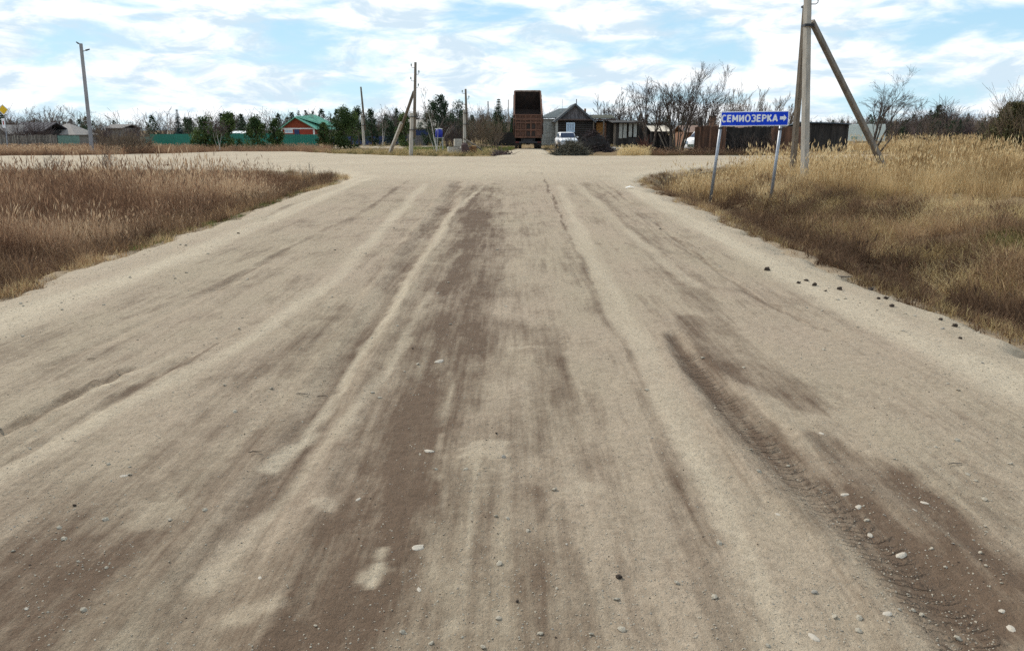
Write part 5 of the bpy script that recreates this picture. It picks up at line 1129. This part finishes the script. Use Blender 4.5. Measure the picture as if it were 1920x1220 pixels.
# the long green slope facing the viewer's right
mb = MB(); mb.add([(xm + .1, -.3, zp + .14), (X(606), 1.2, Z(236)), (X(611), 5.5, Z(233)), (X(575), 5.5, zp + .45), (xm + .1, -.3, zp + .22), (X(606), 1.2, Z(236) + .08), (X(611), 5.5, Z(233) + .08), (X(575), 5.5, zp + .53)], [(0, 1, 2, 3), (4, 5, 6, 7), (0, 1, 5, 4), (1, 2, 6, 5), (2, 3, 7, 6), (3, 0, 4, 7)]); ro = mb.build('roof_wing', ROOFG, t)
mb = MB()
for i in range(9): f = (i + .5) / 9; mb.bar(Vector((xm + .1, -.3, zp + .24)).lerp(Vector((X(575), 5.5, zp + .55)), f), Vector((X(606), 1.2, Z(236) + .1)).lerp(Vector((X(611), 5.5, Z(233) + .1)), f), .06, .04)
mb.build('roof_seams', ROOFG, ro, kind='stuff')
mb = MB(); mb.bb(X(572), X(577), 3, 3.6, zp - .5, Z(213)); mb.build('chimney', M('pale_green_cowl', (.35, .5, .42), None), ro)
mb = MB(); mb.bb(xl - .35, xr + .2, -.06, -.032, ze - .1, ze + .06); mb.build('trim', WHITEP, t)
mb = MB(); mb.bb(X(587), X(590), -.08, -.035, 0, ze - .11); mb.build('corner_board', WHITEP, t)
window(t, X(534), X(549), Z(250), Z(242.5), -.01, .10, WHITEP, PALEGL, 2, False)
mb = MB(); mb.bb(X(552), X(561), -.06, -.01, 0, Z(243)); dr = mb.build('door', NAVY, t); mb = MB(); mb.bb(X(559), X(560), -.10, -.062, 1.0, 1.15); mb.build('handle', GALV, dr)
mb = MB(); mb.bar((X(525.5), -.3, Z(249)), (X(531), -.3, Z(243)), .12); mb.build('porch_brace', WHITEP, t)

def simple_house(name, label, px0, px1, Y, eave, peak, wall_m, roof_m, ridge='x', xm=None, windows=(), depth=6, hip=False):
    pc_ = (px0 + px1) / 2; Bh = at(pc_, Y); k = mpp(Y); zo = Bh[2]; Xf = lambda px: (px - pc_) * k; ze = zz(eave, Y) - zo; zp = zz(peak, Y) - zo
    t = thing(name, label, 'house', Bh); xl, xr = Xf(px0), Xf(px1)
    mb = MB(); mb.bb(xl + .3, xr - .3, 0, depth, 0, ze); wl = mb.build('wall', wall_m, t)
    mb = MB(); th = .1; m_ = (xl + xr) / 2 if xm is None else Xf(xm)
    if hip:
        top = [(m_ - .2, depth / 2, zp), (m_ + .2, depth / 2, zp)]; lo = [(xl, -.4, ze), (xr, -.4, ze), (xr, depth + .4, ze), (xl, depth + .4, ze)]
        mb.add(lo + top, [(0, 1, 5, 4), (1, 2, 5), (2, 3, 4, 5), (3, 0, 4), (0, 1, 2, 3)])
    elif ridge == 'y':
        mb.prism([(xl, ze), (m_, zp), (xr, ze), (xr, ze - .12), (m_, zp - .13), (xl, ze - .12)], -.4, depth + .4, 'y')
        g_ = MB(); g_.prism([(xl + .3, ze + .002), (xr - .3, ze + .002), (m_, zp - .15)], .01, depth - .01, 'y'); g_.build('gable', wall_m, t)
    else: mb.prism([(-.5, ze), (depth / 2, zp), (depth + .5, ze), (depth + .5, ze - .12), (depth / 2, zp - .13), (-.5, ze - .12)], xl, xr, 'x')
    ro = mb.build('roof', roof_m, t)
    rb = MB()
    if not hip and ridge == 'x':
        n = int((xr - xl) / .5)
        for i in range(n + 1): x_ = xl + (xr - xl) * i / n; rb.bar((x_, -.5, ze + .03), (x_, depth / 2, zp + .02), .06, .05, rnd.uniform(.2, .8))
        rb.build('roof_ribs', roof_m, ro, kind='stuff')
    for (wa, wb, za, zb) in windows: window(t, Xf(wa), Xf(wb), zz(zb, Y) - zo, zz(za, Y) - zo, 0, .12, WHITEP, GLASS, 2, False)
    return t, ro, Xf, ze, zp
GREYWALL = M('dull_plaster_wall', (.22, .20, .18), (.13, .12, .11), scale=3, bump=.2)
simple_house('slate_roofed_house', 'house with pale pyramid slate roof left of the lamp pole', 76, 142, 112, 253, 231.5, GREYWALL, SLATE, hip=True, xm=107, windows=((112, 118, 256, 263),))
simple_house('long_dark_barn', 'long dark barn with low slate roof at far left', 18, 84, 108, 246, 229, BLACKIN, M('dark_weathered_slate', (.075, .070, .078), (.045, .042, .048), scale=3, tint=.4), windows=((30, 36, 250, 257), (52, 58, 250, 257)))
simple_house('slate_roofed_house', 'grey slate roofed house cut by the left edge of the picture', -40, 17, 104, 251, 234, GREYWALL, SLATE, ridge='y', xm=-3)
simple_house('pale_roofed_house', 'distant house with pale slate roof right of the braced pole', 760, 816, 116, 240, 224, GREYWALL, M('pale_tan_slate', (.36, .33, .28), (.25, .23, .2), scale=3, tint=.3), windows=((786, 792, 243, 250),))
simple_house('small_outbuilding', 'low white roofed outbuilding just behind the teal fence', 432, 458, 92, 251, 246, TEALP, WHITEP, depth=3)
simple_house('distant_barn', 'faint distant roof right of the lamp pole', 196, 232, 150, 240, 233, GREYWALL, SLATE, depth=7)
def sheet_fence(name, label, pts, mat, top, label_cat='fence', rib=.12, hgt=None, picket=False):
    """a run of corrugated sheets or pickets from pixel to pixel; each sheet a part"""
    (pa, Ya), (pb, Yb) = pts; a_, b_ = Vector(at(pa, Ya)), Vector(at(pb, Yb)); d = b_ - a_; ln = math.hypot(d.x, d.y); rz = math.atan2(d.y, d.x)
    t = thing(name, label, label_cat, a_, rz); h = (zz(top, (Ya + Yb) / 2) - (a_.z + b_.z) / 2) if hgt is None else hgt; n = max(1, int(ln / 2.0)); sl = d.z / ln
    for i in range(n):
        x0, x1 = ln * i / n, ln * (i + 1) / n - .012; mb = MB(); hh = h + rnd.uniform(-.03, .03); zb = sl * x0
        if picket:
            x_ = x0
            while x_ < x1: mb.bb(x_, x_ + .075, -.02, 0, zb, zb + hh + rnd.uniform(-.05, .05), t=rnd.uniform(.1, .9)); x_ += .13
            mb.bb(x0, x1, .003, .05, zb + hh * .25, zb + hh * .25 + .08); mb.bb(x0, x1, .003, .05, zb + hh * .75, zb + hh * .75 + .08)
        else:
            m_ = int((x1 - x0) / rib); vs = []; fs = []
            for j in range(m_ + 1):
                x_ = x0 + (x1 - x0) * j / m_; y_ = 0 if j % 2 else -.03
                vs += [(x_, y_, zb - .05), (x_, y_, zb + hh)]
            o_ = len(vs)
            for j in range(m_): fs.append((2 * j, 2 * j + 2, 2 * j + 3, 2 * j + 1))
            vs += [(v[0], v[1] + .008, v[2]) for v in vs]; fs += [tuple(reversed([q + o_ for q in f])) for f in list(fs)]; fs += [(2 * j + 1, 2 * j + 3, o_ + 2 * j + 3, o_ + 2 * j + 1) for j in range(m_)]
            mb.add(vs, fs, rnd.uniform(.2, .8))
        mb.build('picket_panel' if picket else 'sheet', mat, t, kind='stuff' if picket else None)
        mb = MB(); mb.bb(x0 - .04, x0 + .04, .06, .14, zb - .2, zb + h + .04); mb.build('post', DARKMET if not picket else OLDWOOD, t)
    return t
sheet_fence('sheet_metal_fence', 'teal corrugated fence between the pale panel and the thuja bushes', ((280, 80), (372, 80)), TEAL, 251)
sheet_fence('sheet_metal_fence', 'teal corrugated fence running behind the thuja bushes to the red house', ((372.5, 80), (522, 79)), TEAL, 250)
sheet_fence('sheet_metal_fence', 'bright teal corrugated fence in front of the red house', ((524, 78), (598, 76.5)), TEAL, 252)
sheet_fence('pale_panel_fence', 'short faded pale green fence panel at the left end of the teal fence', ((262, 78), (279, 79.5)), TEALP, 257)
sheet_fence('faded_board_fence', 'faded pale teal fence left of the lamp pole', ((106, 76), (147, 76)), TEALP, 254)
sheet_fence('picket_fence', 'weathered grey picket fence at far left', ((-60, 74), (104, 74)), M('grey_pickets', (.25, .225, .19), (.14, .125, .11), scale=5, tint=.5), 254, picket=True)
sheet_fence('dark_fence', 'dark low fence behind the pines right of the bright green pine', ((622, 96), (762, 94)), NAVY, 256)
sheet_fence('navy_fence', 'navy blue fence in front of the pale roofed house', ((770, 92), (812, 92)), NAVY, 243.5)
sheet_fence('grey_fence', 'grey weathered fence below the navy fence', ((768, 89), (822, 89)), M('grey_fence_boards', (.28, .26, .26), (.18, .17, .17), tint=.4), 254)
sheet_fence('dark_yard_fence', 'dark yard fence with pale top between spruce and truck', ((926, 90), (966, 90)), BLACKIN, 248)

# ------------------------------------------------------------------ vehicles in the yards
def loft_body(mb, secs):
    """secs: list of (y, [(x, z)...]) closed half-profiles mirrored"""
    n = len(secs[0][1]); vs = []
    for y_, pr in secs:
        for (x_, z_) in pr: vs.append((x_, y_, z_))
        for (x_, z_) in reversed(pr): vs.append((-x_, y_, z_))
    m_ = 2 * n; fs = []
    for i in range(len(secs) - 1):
        for j in range(m_): fs.append((i * m_ + j, i * m_ + (j + 1) % m_, (i + 1) * m_ + (j + 1) % m_, (i + 1) * m_ + j))
    fs.append(tuple(range(m_ - 1, -1, -1))); fs.append(tuple((len(secs) - 1) * m_ + j for j in range(m_))); mb.add(vs, fs)
Yk = 76.; Bk = at(1068, Yk); t = thing('white_car', 'white car facing the road in front of the dark house', 'car', Bk, R(4))
CARW = M('white_car_paint', (.80, .80, .80), (.74, .74, .75), rough=.25, bump=0, spec=.5)
mb = MB(); loft_body(mb, [(0, [(.70, .35), (.80, .45), (.80, .62), (.62, .74)]), (.25, [(.80, .32), (.88, .42), (.88, .78), (.70, .90)]), (1.15, [(.82, .3), (.90, .42), (.90, .88), (.76, 1.0)]), (3.6, [(.82, .3), (.90, .42), (.90, .92), (.8, 1.02)]), (4.3, [(.8, .34), (.86, .45), (.86, .9), (.74, 1.0)])]); bo = mb.build('body', CARW, t, True)
mb = MB(); loft_body(mb, [(1.1, [(.80, .90), (.78, .96), (.77, 1.0), (.75, 1.02)]), (1.75, [(.80, .90), (.72, 1.42), (.66, 1.49), (.5, 1.51)]), (3.3, [(.80, .90), (.72, 1.44), (.66, 1.51), (.5, 1.53)]), (4.1, [(.80, .90), (.78, .98), (.76, 1.0), (.74, 1.02)])]); mb.build('cabin', CARW, t, True)
mb = MB(); slab(mb, [(-.72, 1.06, 1.05), (.72, 1.06, 1.05), (.62, 1.62, 1.45), (-.62, 1.62, 1.45)], .02); mb.build('windscreen', GLASS, t)
for s_ in (-1, 1):
    mb = MB(); slab(mb, [(s_ * .805, 1.5, 1.03), (s_ * .805, 3.5, 1.03), (s_ * .735, 3.2, 1.40), (s_ * .735, 1.85, 1.40)], .02 * s_); mb.build('side_window', GLASS, t)
    mb = MB(); mb.bb(s_ * .62 - .16, s_ * .62 + .16, .0, .08, .62, .75); mb.build('headlight', PALEGL, t)
    mb = MB(); mb.bb(s_ * .98 - .09, s_ * .98 + .09, 1.35, 1.45, 1.0, 1.14); mb.build('mirror', CARW, t)
    for y_ in (.85, 3.5):
        mb = MB(); mb.tube([(s_ * .72, y_, .32), (s_ * .91, y_, .32)], .33, 18); wv = mb.build('wheel', RUBBER, t); mb = MB(); mb.tube([(s_ * .9, y_, .32), (s_ * .92, y_, .32)], .2, 12); mb.build('rim', GALV, wv)
mb = MB(); mb.bb(-.42, .42, -.02, .05, .55, .70); mb.build('grille', DARKMET, t)
mb = MB(); mb.bb(-.80, .80, -.08, .06, .34, .50); mb.build('bumper', CARW, t, bevel=.02)
mb = MB(); mb.bb(-.26, .26, -.10, -.085, .37, .48); mb.build('number_plate', SIGNW, t)
# white van
Yn = 61.; Bn = at(1298, Yn); t = thing('white_van', 'white van half hidden between the bare trees and the plank fence', 'van', Bn, R(-60))
mb = MB(); loft_body(mb, [(0, [(.78, .35), (.84, .5), (.84, .95), (.70, 1.05)]), (.5, [(.82, .32), (.88, .5), (.88, 1.1), (.76, 1.2)]), (1.15, [(.84, .3), (.9, .5), (.86, 1.75), (.66, 1.9)]), (4.0, [(.84, .3), (.9, .5), (.86, 1.78), (.66, 1.92)]), (4.3, [(.8, .34), (.86, .5), (.82, 1.7), (.6, 1.84)])]); mb.build('body', CARW, t, True)
mb = MB(); slab(mb, [(-.72, .50, 1.22), (.72, .50, 1.22), (.62, 1.06, 1.72), (-.62, 1.06, 1.72)], .03); mb.build('windscreen', GLASS, t)
for s_ in (-1, 1):
    for (ya, yb) in ((1.2, 1.9), (2.0, 2.9), (3.0, 3.9)):
        mb = MB(); slab(mb, [(s_ * .89, ya, 1.15), (s_ * .89, yb, 1.15), (s_ * .872, yb, 1.66), (s_ * .872, ya, 1.66)], .012 * s_); mb.build('side_window', GLASS, t)
    mb = MB(); mb.bb(s_ * .6 - .14, s_ * .6 + .14, -.03, .1, .72, .92); mb.build('headlight', PALEGL, t)
    for y_ in (.85, 3.4):
        mb = MB(); mb.tube([(s_ * .74, y_, .33), (s_ * .92, y_, .33)], .34, 18); wv = mb.build('wheel', RUBBER, t); mb = MB(); mb.tube([(s_ * .905, y_, .33), (s_ * .925, y_, .33)], .2, 12); mb.build('rim', GALV, wv)
mb = MB()
for i in range(5): mb.bb(-.42 + i * .18, -.32 + i * .18, -.03, .02, .48, .68)
mb.build('grille', M('green_grille', (.06, .10, .07), None), t, kind='stuff')

# ------------------------------------------------------------------ heaps and junk by the crossroad
def heap(name, label, px, Y, wpx, top, n, mat, seed, r=.018, cat='brushwood pile', bulk=None):
    Bq = at(px, Y); rn = random.Random(seed); k = mpp(Y); rad = wpx / 2 * k; h = zz(top, Y) - Bq[2]; t = thing(name, label, cat, Bq); mb = MB()
    for i in range(n):
        a = rn.uniform(0, 6.283); q = math.sqrt(rn.random()); f = rn.random(); rr = rad * q * (1 - .6 * f); c = Vector((rr * math.cos(a), rr * math.sin(a) * .6, h * f * (1 - .55 * q * q)))
        d = Vector((rn.gauss(0, 1), rn.gauss(0, .8), rn.gauss(0, .7))).normalized() * rn.uniform(.25, .75); e = c + d; e.z = max(.0, e.z); s_ = c - d * .6; s_.z = max(-.03, s_.z)
        mb.tube([s_, (s_ + e) / 2 + Vector((rn.gauss(0, .06), rn.gauss(0, .06), rn.gauss(0, .05))), e], [r * rn.uniform(.6, 1.3), r, r * .5], 3, rn.random(), cap=False)
    mb.build('branches', mat, t, kind='stuff')
    if bulk:
        mb = MB(); nv = 14
        pr = [(rad * .85 * math.cos(6.283 * i / nv), rad * .5 * math.sin(6.283 * i / nv)) for i in range(nv)]
        rings = [(1, 0), (.92, .35), (.66, .65), (.3, .85)]
        vs = [(x_ * s_ * rn.uniform(.9, 1.1), y_ * s_ * rn.uniform(.9, 1.1), h * z_ * rn.uniform(.9, 1.05)) for s_, z_ in rings for x_, y_ in pr]
        fs = [(i * nv + j, i * nv + (j + 1) % nv, (i + 1) * nv + (j + 1) % nv, (i + 1) * nv + j) for i in range(3) for j in range(nv)] + [tuple(3 * nv + j for j in range(nv))]
        mb.add(vs, fs); mb.build('packed_core', bulk, t)
    return t
heap('brushwood_pile', 'tall dark heap of cut branches in front of the porch', 1112, 63, 82, 244, 1500, M('dark_branches', (.085, .06, .058), (.05, .037, .036), scale=2, bump=0, tint=.7), 1, .020, bulk=BLACKIN)
heap('brushwood_pile', 'low grey green heap of twigs by the drive of the truck', 1072, 54.5, 92, 267, 1700, M('olive_grey_twigs', (.15, .135, .10), (.08, .075, .055), scale=2, bump=0, tint=.7), 2, .013)
heap('dirt_and_twig_heap', 'small purplish heap of rubble and twigs at the crossroad edge', 940, 54, 48, 286, 320, M('purple_rubble', (.17, .12, .11), (.09, .065, .06), scale=2, bump=0, tint=.6), 3, .02, 'heap')
# stubby things left of the drive
Yj = 60.
def blockm(mb, x0, x1, y0, y1, z0, z1, seed): mb.bb(x0, x1, y0, y1, z0, z1)
Bj = at(859, 60.); k = mpp(60.); t = thing('concrete_block', 'pale grey concrete block by the willow thicket', 'block', Bj, R(12)); mb = MB(); mb.bb(-7 * k, 7 * k, 0, .5, 0, zz(261, 60) - Bj[2]); mb.build('block', CONC, t, bevel=.03)
mb = MB(); mb.tube([(0, .25, zz(261, 60) - Bj[2] - .02), (0, .25, zz(261, 60) - Bj[2] + .06), (.1, .25, zz(261, 60) - Bj[2] + .06), (.1, .25, zz(261, 60) - Bj[2] - .02)], .012, 5); mb.build('lifting_loop', DARKMET, t)
Bj = at(851, 56.5); k = mpp(56.5); t = thing('concrete_ring', 'broken concrete ring half sunk in weeds', 'well ring', Bj); mb = MB(); n_ = 18; ro_, ri_ = .5, .41; hh = .55
vs = []
for i in range(n_):
    a = 6.283 * i / n_; e_ = .04 * math.sin(3 * a)
    vs += [(ro_ * math.cos(a), ro_ * math.sin(a), -.1), (ro_ * math.cos(a), ro_ * math.sin(a), hh + e_), (ri_ * math.cos(a), ri_ * math.sin(a), hh + e_), (ri_ * math.cos(a), ri_ * math.sin(a), -.1)]
fs = []
for i in range(n_):
    j = (i + 1) % n_
    for q in range(4): fs.append((4 * i + q, 4 * j + q, 4 * j + (q + 1) % 4, 4 * i + (q + 1) % 4))
mb.add(vs, fs); mb.build('ring', CONC, t); mb = MB(); mb.box((.2, -.3, hh + .05), (.5, .22, .05), Matrix.Rotation(.15, 3, 'Y')); mb.build('cover_board', OLDWOOD, t)
Bj = at(886, 56); t = thing('tree_stump', 'orange sawn tree stump in the weeds left of the truck', 'stump', Bj); mb = MB(); mb.tube([(0, 0, -.1), (0, 0, .25), (.02, 0, .62)], [.33, .28, .26], 12); st = mb.build('stump', M('stump_bark', (.22, .11, .045), (.11, .06, .03), scale=9, bump=.5), t)
mb = MB(); mb.tube([(.02, 0, .615), (.02, 0, .635)], .24, 12); mb.build('cut_face', M('cut_wood', (.62, .40, .18), (.5, .3, .12), scale=12, bump=.1), st)
Bj = at(872, 55.6); t = thing('rotten_stump', 'dark purple brown rotten stump next to the orange stump', 'stump', Bj); mb = MB(); mb.tube([(0, 0, -.1), (.02, 0, .3), (-.05, 0, .7), (-.02, 0, .85)], [.36, .30, .25, .1], 11); mb.build('stump', M('rotten_wood', (.10, .06, .055), (.05, .032, .03), scale=8, bump=.6), t)
mb = MB(); mb.tube([(.1, -.1, .5), (.4, -.2, .62), (.55, -.2, .8)], [.06, .04, .02], 6); mb.build('root', OLDWOOD, t)
b0 = at(884, 57); B = Vector(b0); t = thing('fallen_beam', 'grey beam lying slantwise over the stumps', 'beam', b0); mb = MB(); mb.bar(W(870, 260, 57.5) - B, W(901, 279, 56.5) - B, .10, .09); mb.build('beam', OLDWOOD, t); mb = MB(); mb.tube([W(878, 264, 57.4) - B, W(878, 264, 57.4) - B + Vector((0, -.12, .02))], .012, 5); mb.build('nail', DARKMET, t)
Bj = at(893, 58.5); t = thing('sheet_scrap', 'bent dark metal scrap by the end of the beam', 'scrap metal', Bj, R(20)); mb = MB(); mb.add([(-.55, 0, 0), (-.2, .1, .42), (.35, .1, .40), (.62, 0, .1), (-.55, .5, 0), (-.2, .6, .44), (.35, .6, .38), (.62, .5, .1)], [(0, 1, 5, 4), (1, 2, 6, 5), (2, 3, 7, 6)]); o_ = mb.build('sheet', GALV, t); md = o_.modifiers.new('thick', 'SOLIDIFY'); md.thickness = .012
# blue tank behind the crooked birch
Bt = at(823, 62.5); k = mpp(62.5); t = thing('blue_tank', 'bright blue plastic tank on a pale stand behind the crooked birch', 'tank', Bt)
z0, z1 = zz(258, 62.5) - Bt[2], zz(243, 62.5) - Bt[2]; mb = MB(); mb.tube([(-.02, 0, z0), (-.02, 0, z0 + .05), (0, 0, (z0 + z1) / 2), (0, 0, z1 - .06), (0, 0, z1)], [.24, .27, .29, .27, .22], 16); tk = mb.build('barrel', BLUEP, t, True)
mb = MB(); mb.tube([(-.32, -.05, z1 + .04), (.1, -.05, z1 + .06), (.28, -.05, z1 + .02)], .03, 6); mb.build('rim_pipe', WHITEP, tk)
mb = MB(); mb.bb(-.3, .3, -.25, .25, 0, .06)
for sx in (-1, 1):
    for sy in (-1, 1): mb.bb(sx * .27 - .03, sx * .27 + .03, sy * .22 - .03, sy * .22 + .03, .061, z0 - .051)
mb.bb(-.32, .32, -.27, .27, z0 - .05, z0 - .001); mb.build('stand', PALEW, t)
# logs by the shed
for i, (px, Y, lb) in enumerate(((1155, 64, 'pale cut log lying by the open shed'), (1170, 66, 'dark log on the ground under the open shed'))):
    Bj = at(px, Y); t = thing('log', lb, 'log', Bj, R(-20 + 30 * i)); mb = MB(); mb.tube([(-.5, 0, .3 - .12 * i), (.55, .1, .26 - .1 * i)], [.17, .15], 10); lg = mb.build('trunk_piece', OLDWOOD if i else M('pale_log', (.5, .46, .40), (.34, .3, .26), scale=8), t); mb = MB(); mb.tube([(-.505, 0, .3 - .12 * i), (-.52, 0, .3 - .12 * i)], .15, 10); mb.build('cut_face', M('cut_wood2', (.55, .42, .26), None), lg)
# ------------------------------------------------------------------ stones, clods, twigs on the road
def lump(name, mat, seed, flat=.55, sub=2, rough=.35):
    bm = bmesh.new(); bmesh.ops.create_icosphere(bm, subdivisions=sub, radius=1)
    for v in bm.verts:
        n_ = mnoise.noise(v.co * 1.3 + Vector((seed * 3.1, seed, 0))) * rough + mnoise.noise(v.co * 3.1 + Vector((0, seed * 2.3, 1))) * rough * .4
        v.co *= 1 + n_; v.co.z *= flat
    me = bpy.data.meshes.new(name); bm.to_mesh(me); bm.free(); me.materials.append(mat)
    me.attributes.new('tint', 'FLOAT', 'FACE').data.foreach_set('value', np.full(len(me.polygons), .5, 'f')); return me
PM = [lump('stone', STONE_P, i, .5) for i in range(4)]; CM = [lump('clod', CLOD, 10 + i, .7, 2, .7) for i in range(3)]; DM = [lump('stone', M('grey_stone', (.30, .27, .23), (.2, .18, .15), scale=30, bump=.3), 20 + i, .55) for i in range(2)]
def lay(name, label, cat, me, px, py, wpx, group=None, flat=1.0, asp=1.0, rz=None, sink=.25):
    g_ = G(px, py); s_ = wpx / 2 * CAM_H / -ray(px, py)[2]; o = bpy.data.objects.new(name, me); C.objects.link(o)
    o.scale = (s_, s_ * asp, s_ * flat); o.rotation_euler = (rnd.uniform(-.15, .15), rnd.uniform(-.15, .15), rnd.uniform(0, 6.28) if rz is None else rz); o.location = (g_.x, g_.y, rz_(g_.x, g_.y) + s_ * .5 * flat * (1 - 2 * sink) )
    tag(o, label, cat, group); return o
for px, py, wp, lb in ((1584, 928, 20, 'pale flat stone in the tyre track, the upper of a close pair'), (1610, 951, 18, 'pale flat stone in the tyre track, the lower of a close pair'), (1690, 1036, 34, 'largest pale stone in the middle of the tyre track'), (1661, 1166, 24, 'pale elongated stone near the bottom edge left of the tyre track'), (1733, 948, 22, 'pale stone at the right rim of the dark damp strip'), (1712, 962, 14, 'small pale stone just left of the one at the rim of the damp strip'), (1897, 1175, 28, 'pale stone at the lower right corner in the damp strip'), (1880, 1146, 18, 'pale stone just above the one in the lower right corner'), (1525, 1204, 32, 'pale half buried stone at the bottom edge right of the middle'), (786, 1118, 18, 'pale stone below the bright dust blotch'), (782, 1038, 30, 'pale crumbled stone right of the bright dust blotch'), (805, 853, 26, 'pale flat stone in the middle of the dark track'), (672, 944, 14, 'small round pale stone at the left rim of the dark track'), (823, 683, 24, 'pale flat stone far up the dark track'), (488, 1090, 16, 'pale pebble at lower left in the worn track'), (232, 898, 20, 'lone pale pebble on the left part of the road'), (1540, 820, 16, 'pale stone at the upper end of the tyre prints'), (1458, 972, 14, 'small pale stone left of the tyre prints')):
    lay('stone', lb, 'stone', PM[rnd.randrange(4)], px, py, wp * .85, 'pale stones pressed into the road', .55, rnd.uniform(.5, .8), sink=.55)
for px, py, wp, lb in ((1438, 509, 13, 'largest dark clod high on the right road shoulder'), (1512, 527, 9, 'dark clod above a group of three on the right shoulder'), (1497, 533, 9, 'dark clod left in the group of three on the right shoulder'), (1527, 538, 12, 'dark crumbled clod right in the group of three on the right shoulder'), (1633, 541, 12, 'dark clod nearest the right grass edge'), (1661, 560, 11, 'dark clod at the right end of the upper shoulder'), (1647, 562, 8, 'small dark clod left of the pair under the grass edge'), (1671, 577, 12, 'flat dark clod lowest of the cluster under the grass edge'), (1790, 613, 13, 'dark clod well to the right on the shoulder'), (1764, 600, 10, 'small dark clod left of the far right one'), (1800, 638, 8, 'tiny dark clod below the far right one'), (1574, 544, 12, 'flat dark clod between the group of three and the grass'), (1160, 1095, 15, 'black clod near the bottom middle of the road'), (970, 1143, 8, 'small black clod at the bottom near the middle'), (934, 1068, 7, 'tiny black clod in the middle of the lower road'), (931, 824, 6, 'tiny dark clod in the middle of the road')):
    lay('clod', lb, 'clod', CM[rnd.randrange(3)], px, py, wp * .85, 'dark clods lying on the road', 1.0, rnd.uniform(.7, 1.0), sink=.1)
def stick(label, px, py, wpx, rz, mat, name='twig', cat='twig'):
    g_ = G(px, py); l_ = wpx * CAM_H / -ray(px, py)[2]; mb = MB(); mb.tube([(-l_ / 2, 0, .004), (-l_ * .15, l_ * .05, .008), (l_ * .2, -.01 * l_, .007), (l_ / 2, l_ * .08, .004)], [l_ * .03, l_ * .045, l_ * .04, l_ * .02], 5)
    o = mb.build(name, mat); o.location = (g_.x, g_.y, rz_(g_.x, g_.y) + .003); o.rotation_euler = (0, 0, rz); tag(o, label, cat)
stick('short dark twig left of the middle of the road', 479, 859, 24, .1, CLOD); stick('pale brown twig beside a darker one on the left track', 566, 745, 24, -.1, OLDWOOD); stick('dark twig right of the pale one on the left track', 603, 741, 20, .2, CLOD); stick('small dark twig far left on the road', 172, 680, 14, .4, CLOD); stick('dark stick lying on the far right of the road', 1790, 881, 28, .05, OLDWOOD); stick('dark stick on the right shoulder next to the ditch', 1578, 516, 40, -.15, OLDWOOD)
# litter
g_ = G(30, 528, -.2); B = Vector((g_.x, g_.y, gz(g_.x, g_.y) + .03)); t = thing('plastic_bottle', 'pale plastic bottle lying in the grass at the left edge', 'bottle', B, .3)
BOT = M('clear_plastic', (.55, .66, .66), (.5, .6, .6), rough=.2, bump=0, spec=.6); mb = MB(); mb.tube([(-.12, 0, .035), (-.115, 0, .035), (.05, 0, .035), (.09, 0, .035), (.11, 0, .035)], [.02, .036, .036, .016, .013], 10); mb.build('bottle_body', BOT, t, True); mb = MB(); mb.tube([(.111, 0, .035), (.128, 0, .035)], .016, 8); mb.build('cap', BLUEP, t)
g_ = G(1181, 354); mb = MB(); mb.add([(-.13, -.05, .01), (.0, -.06, .05), (.14, -.03, .012), (-.12, .07, .015), (.01, .06, .06), (.13, .06, .02)], [(0, 1, 4, 3), (1, 2, 5, 4)]); o = mb.build('paper_scrap', WHITEP); o.location = (g_.x, g_.y, rz_(g_.x, g_.y) + .01); o.modifiers.new('thick', 'SOLIDIFY').thickness = .004; tag(o, 'white scrap of litter at the tip of the right grass bank', 'litter')
# loose gravel: nobody could count it
GM = [lump('grit', M('grit', (.42, .37, .29), (.20, .17, .13), scale=9, bump=0, detail=2, lo=.45, hi=.55), 30 + i, .6, 1) for i in range(3)] + [lump('grit', CLOD, 40, .7, 1), PM[0], DM[0]]
n = 26000; y = 1.9 * (16 / 1.9) ** rg.random(n); x = rg.uniform(-1, 1, n) * np.minimum(y * .72, 7); sd = road_sd(x, y)
k = (sd < -.02) & (rg.random(n) < .18 + .95 * ss(-2.2, -.4, sd) + .5 * (fbm(x * 1.3, y * .6, 3) > .55)); x, y = x[k], y[k]; n = len(x)
z = road_surface(x, y)[0]; s = rg.uniform(.0018, .005, n) * (1 + 2.2 * (rg.random(n) < .02)) * np.clip(.7 + .06 * y, .7, 1.5)
scatter('gravel', 'loose fine gravel on the dirt road', 'gravel', GM, np.stack([x, y, z + s * .2], 1), rg.uniform(0, 6.28, (n, 3)) * np.array([.1, .1, 1]), np.stack([s * 1.2, s, s * .9], 1), rg.random(n), rg.choice(6, n, p=[.38, .32, .23, .02, .015, .035]))
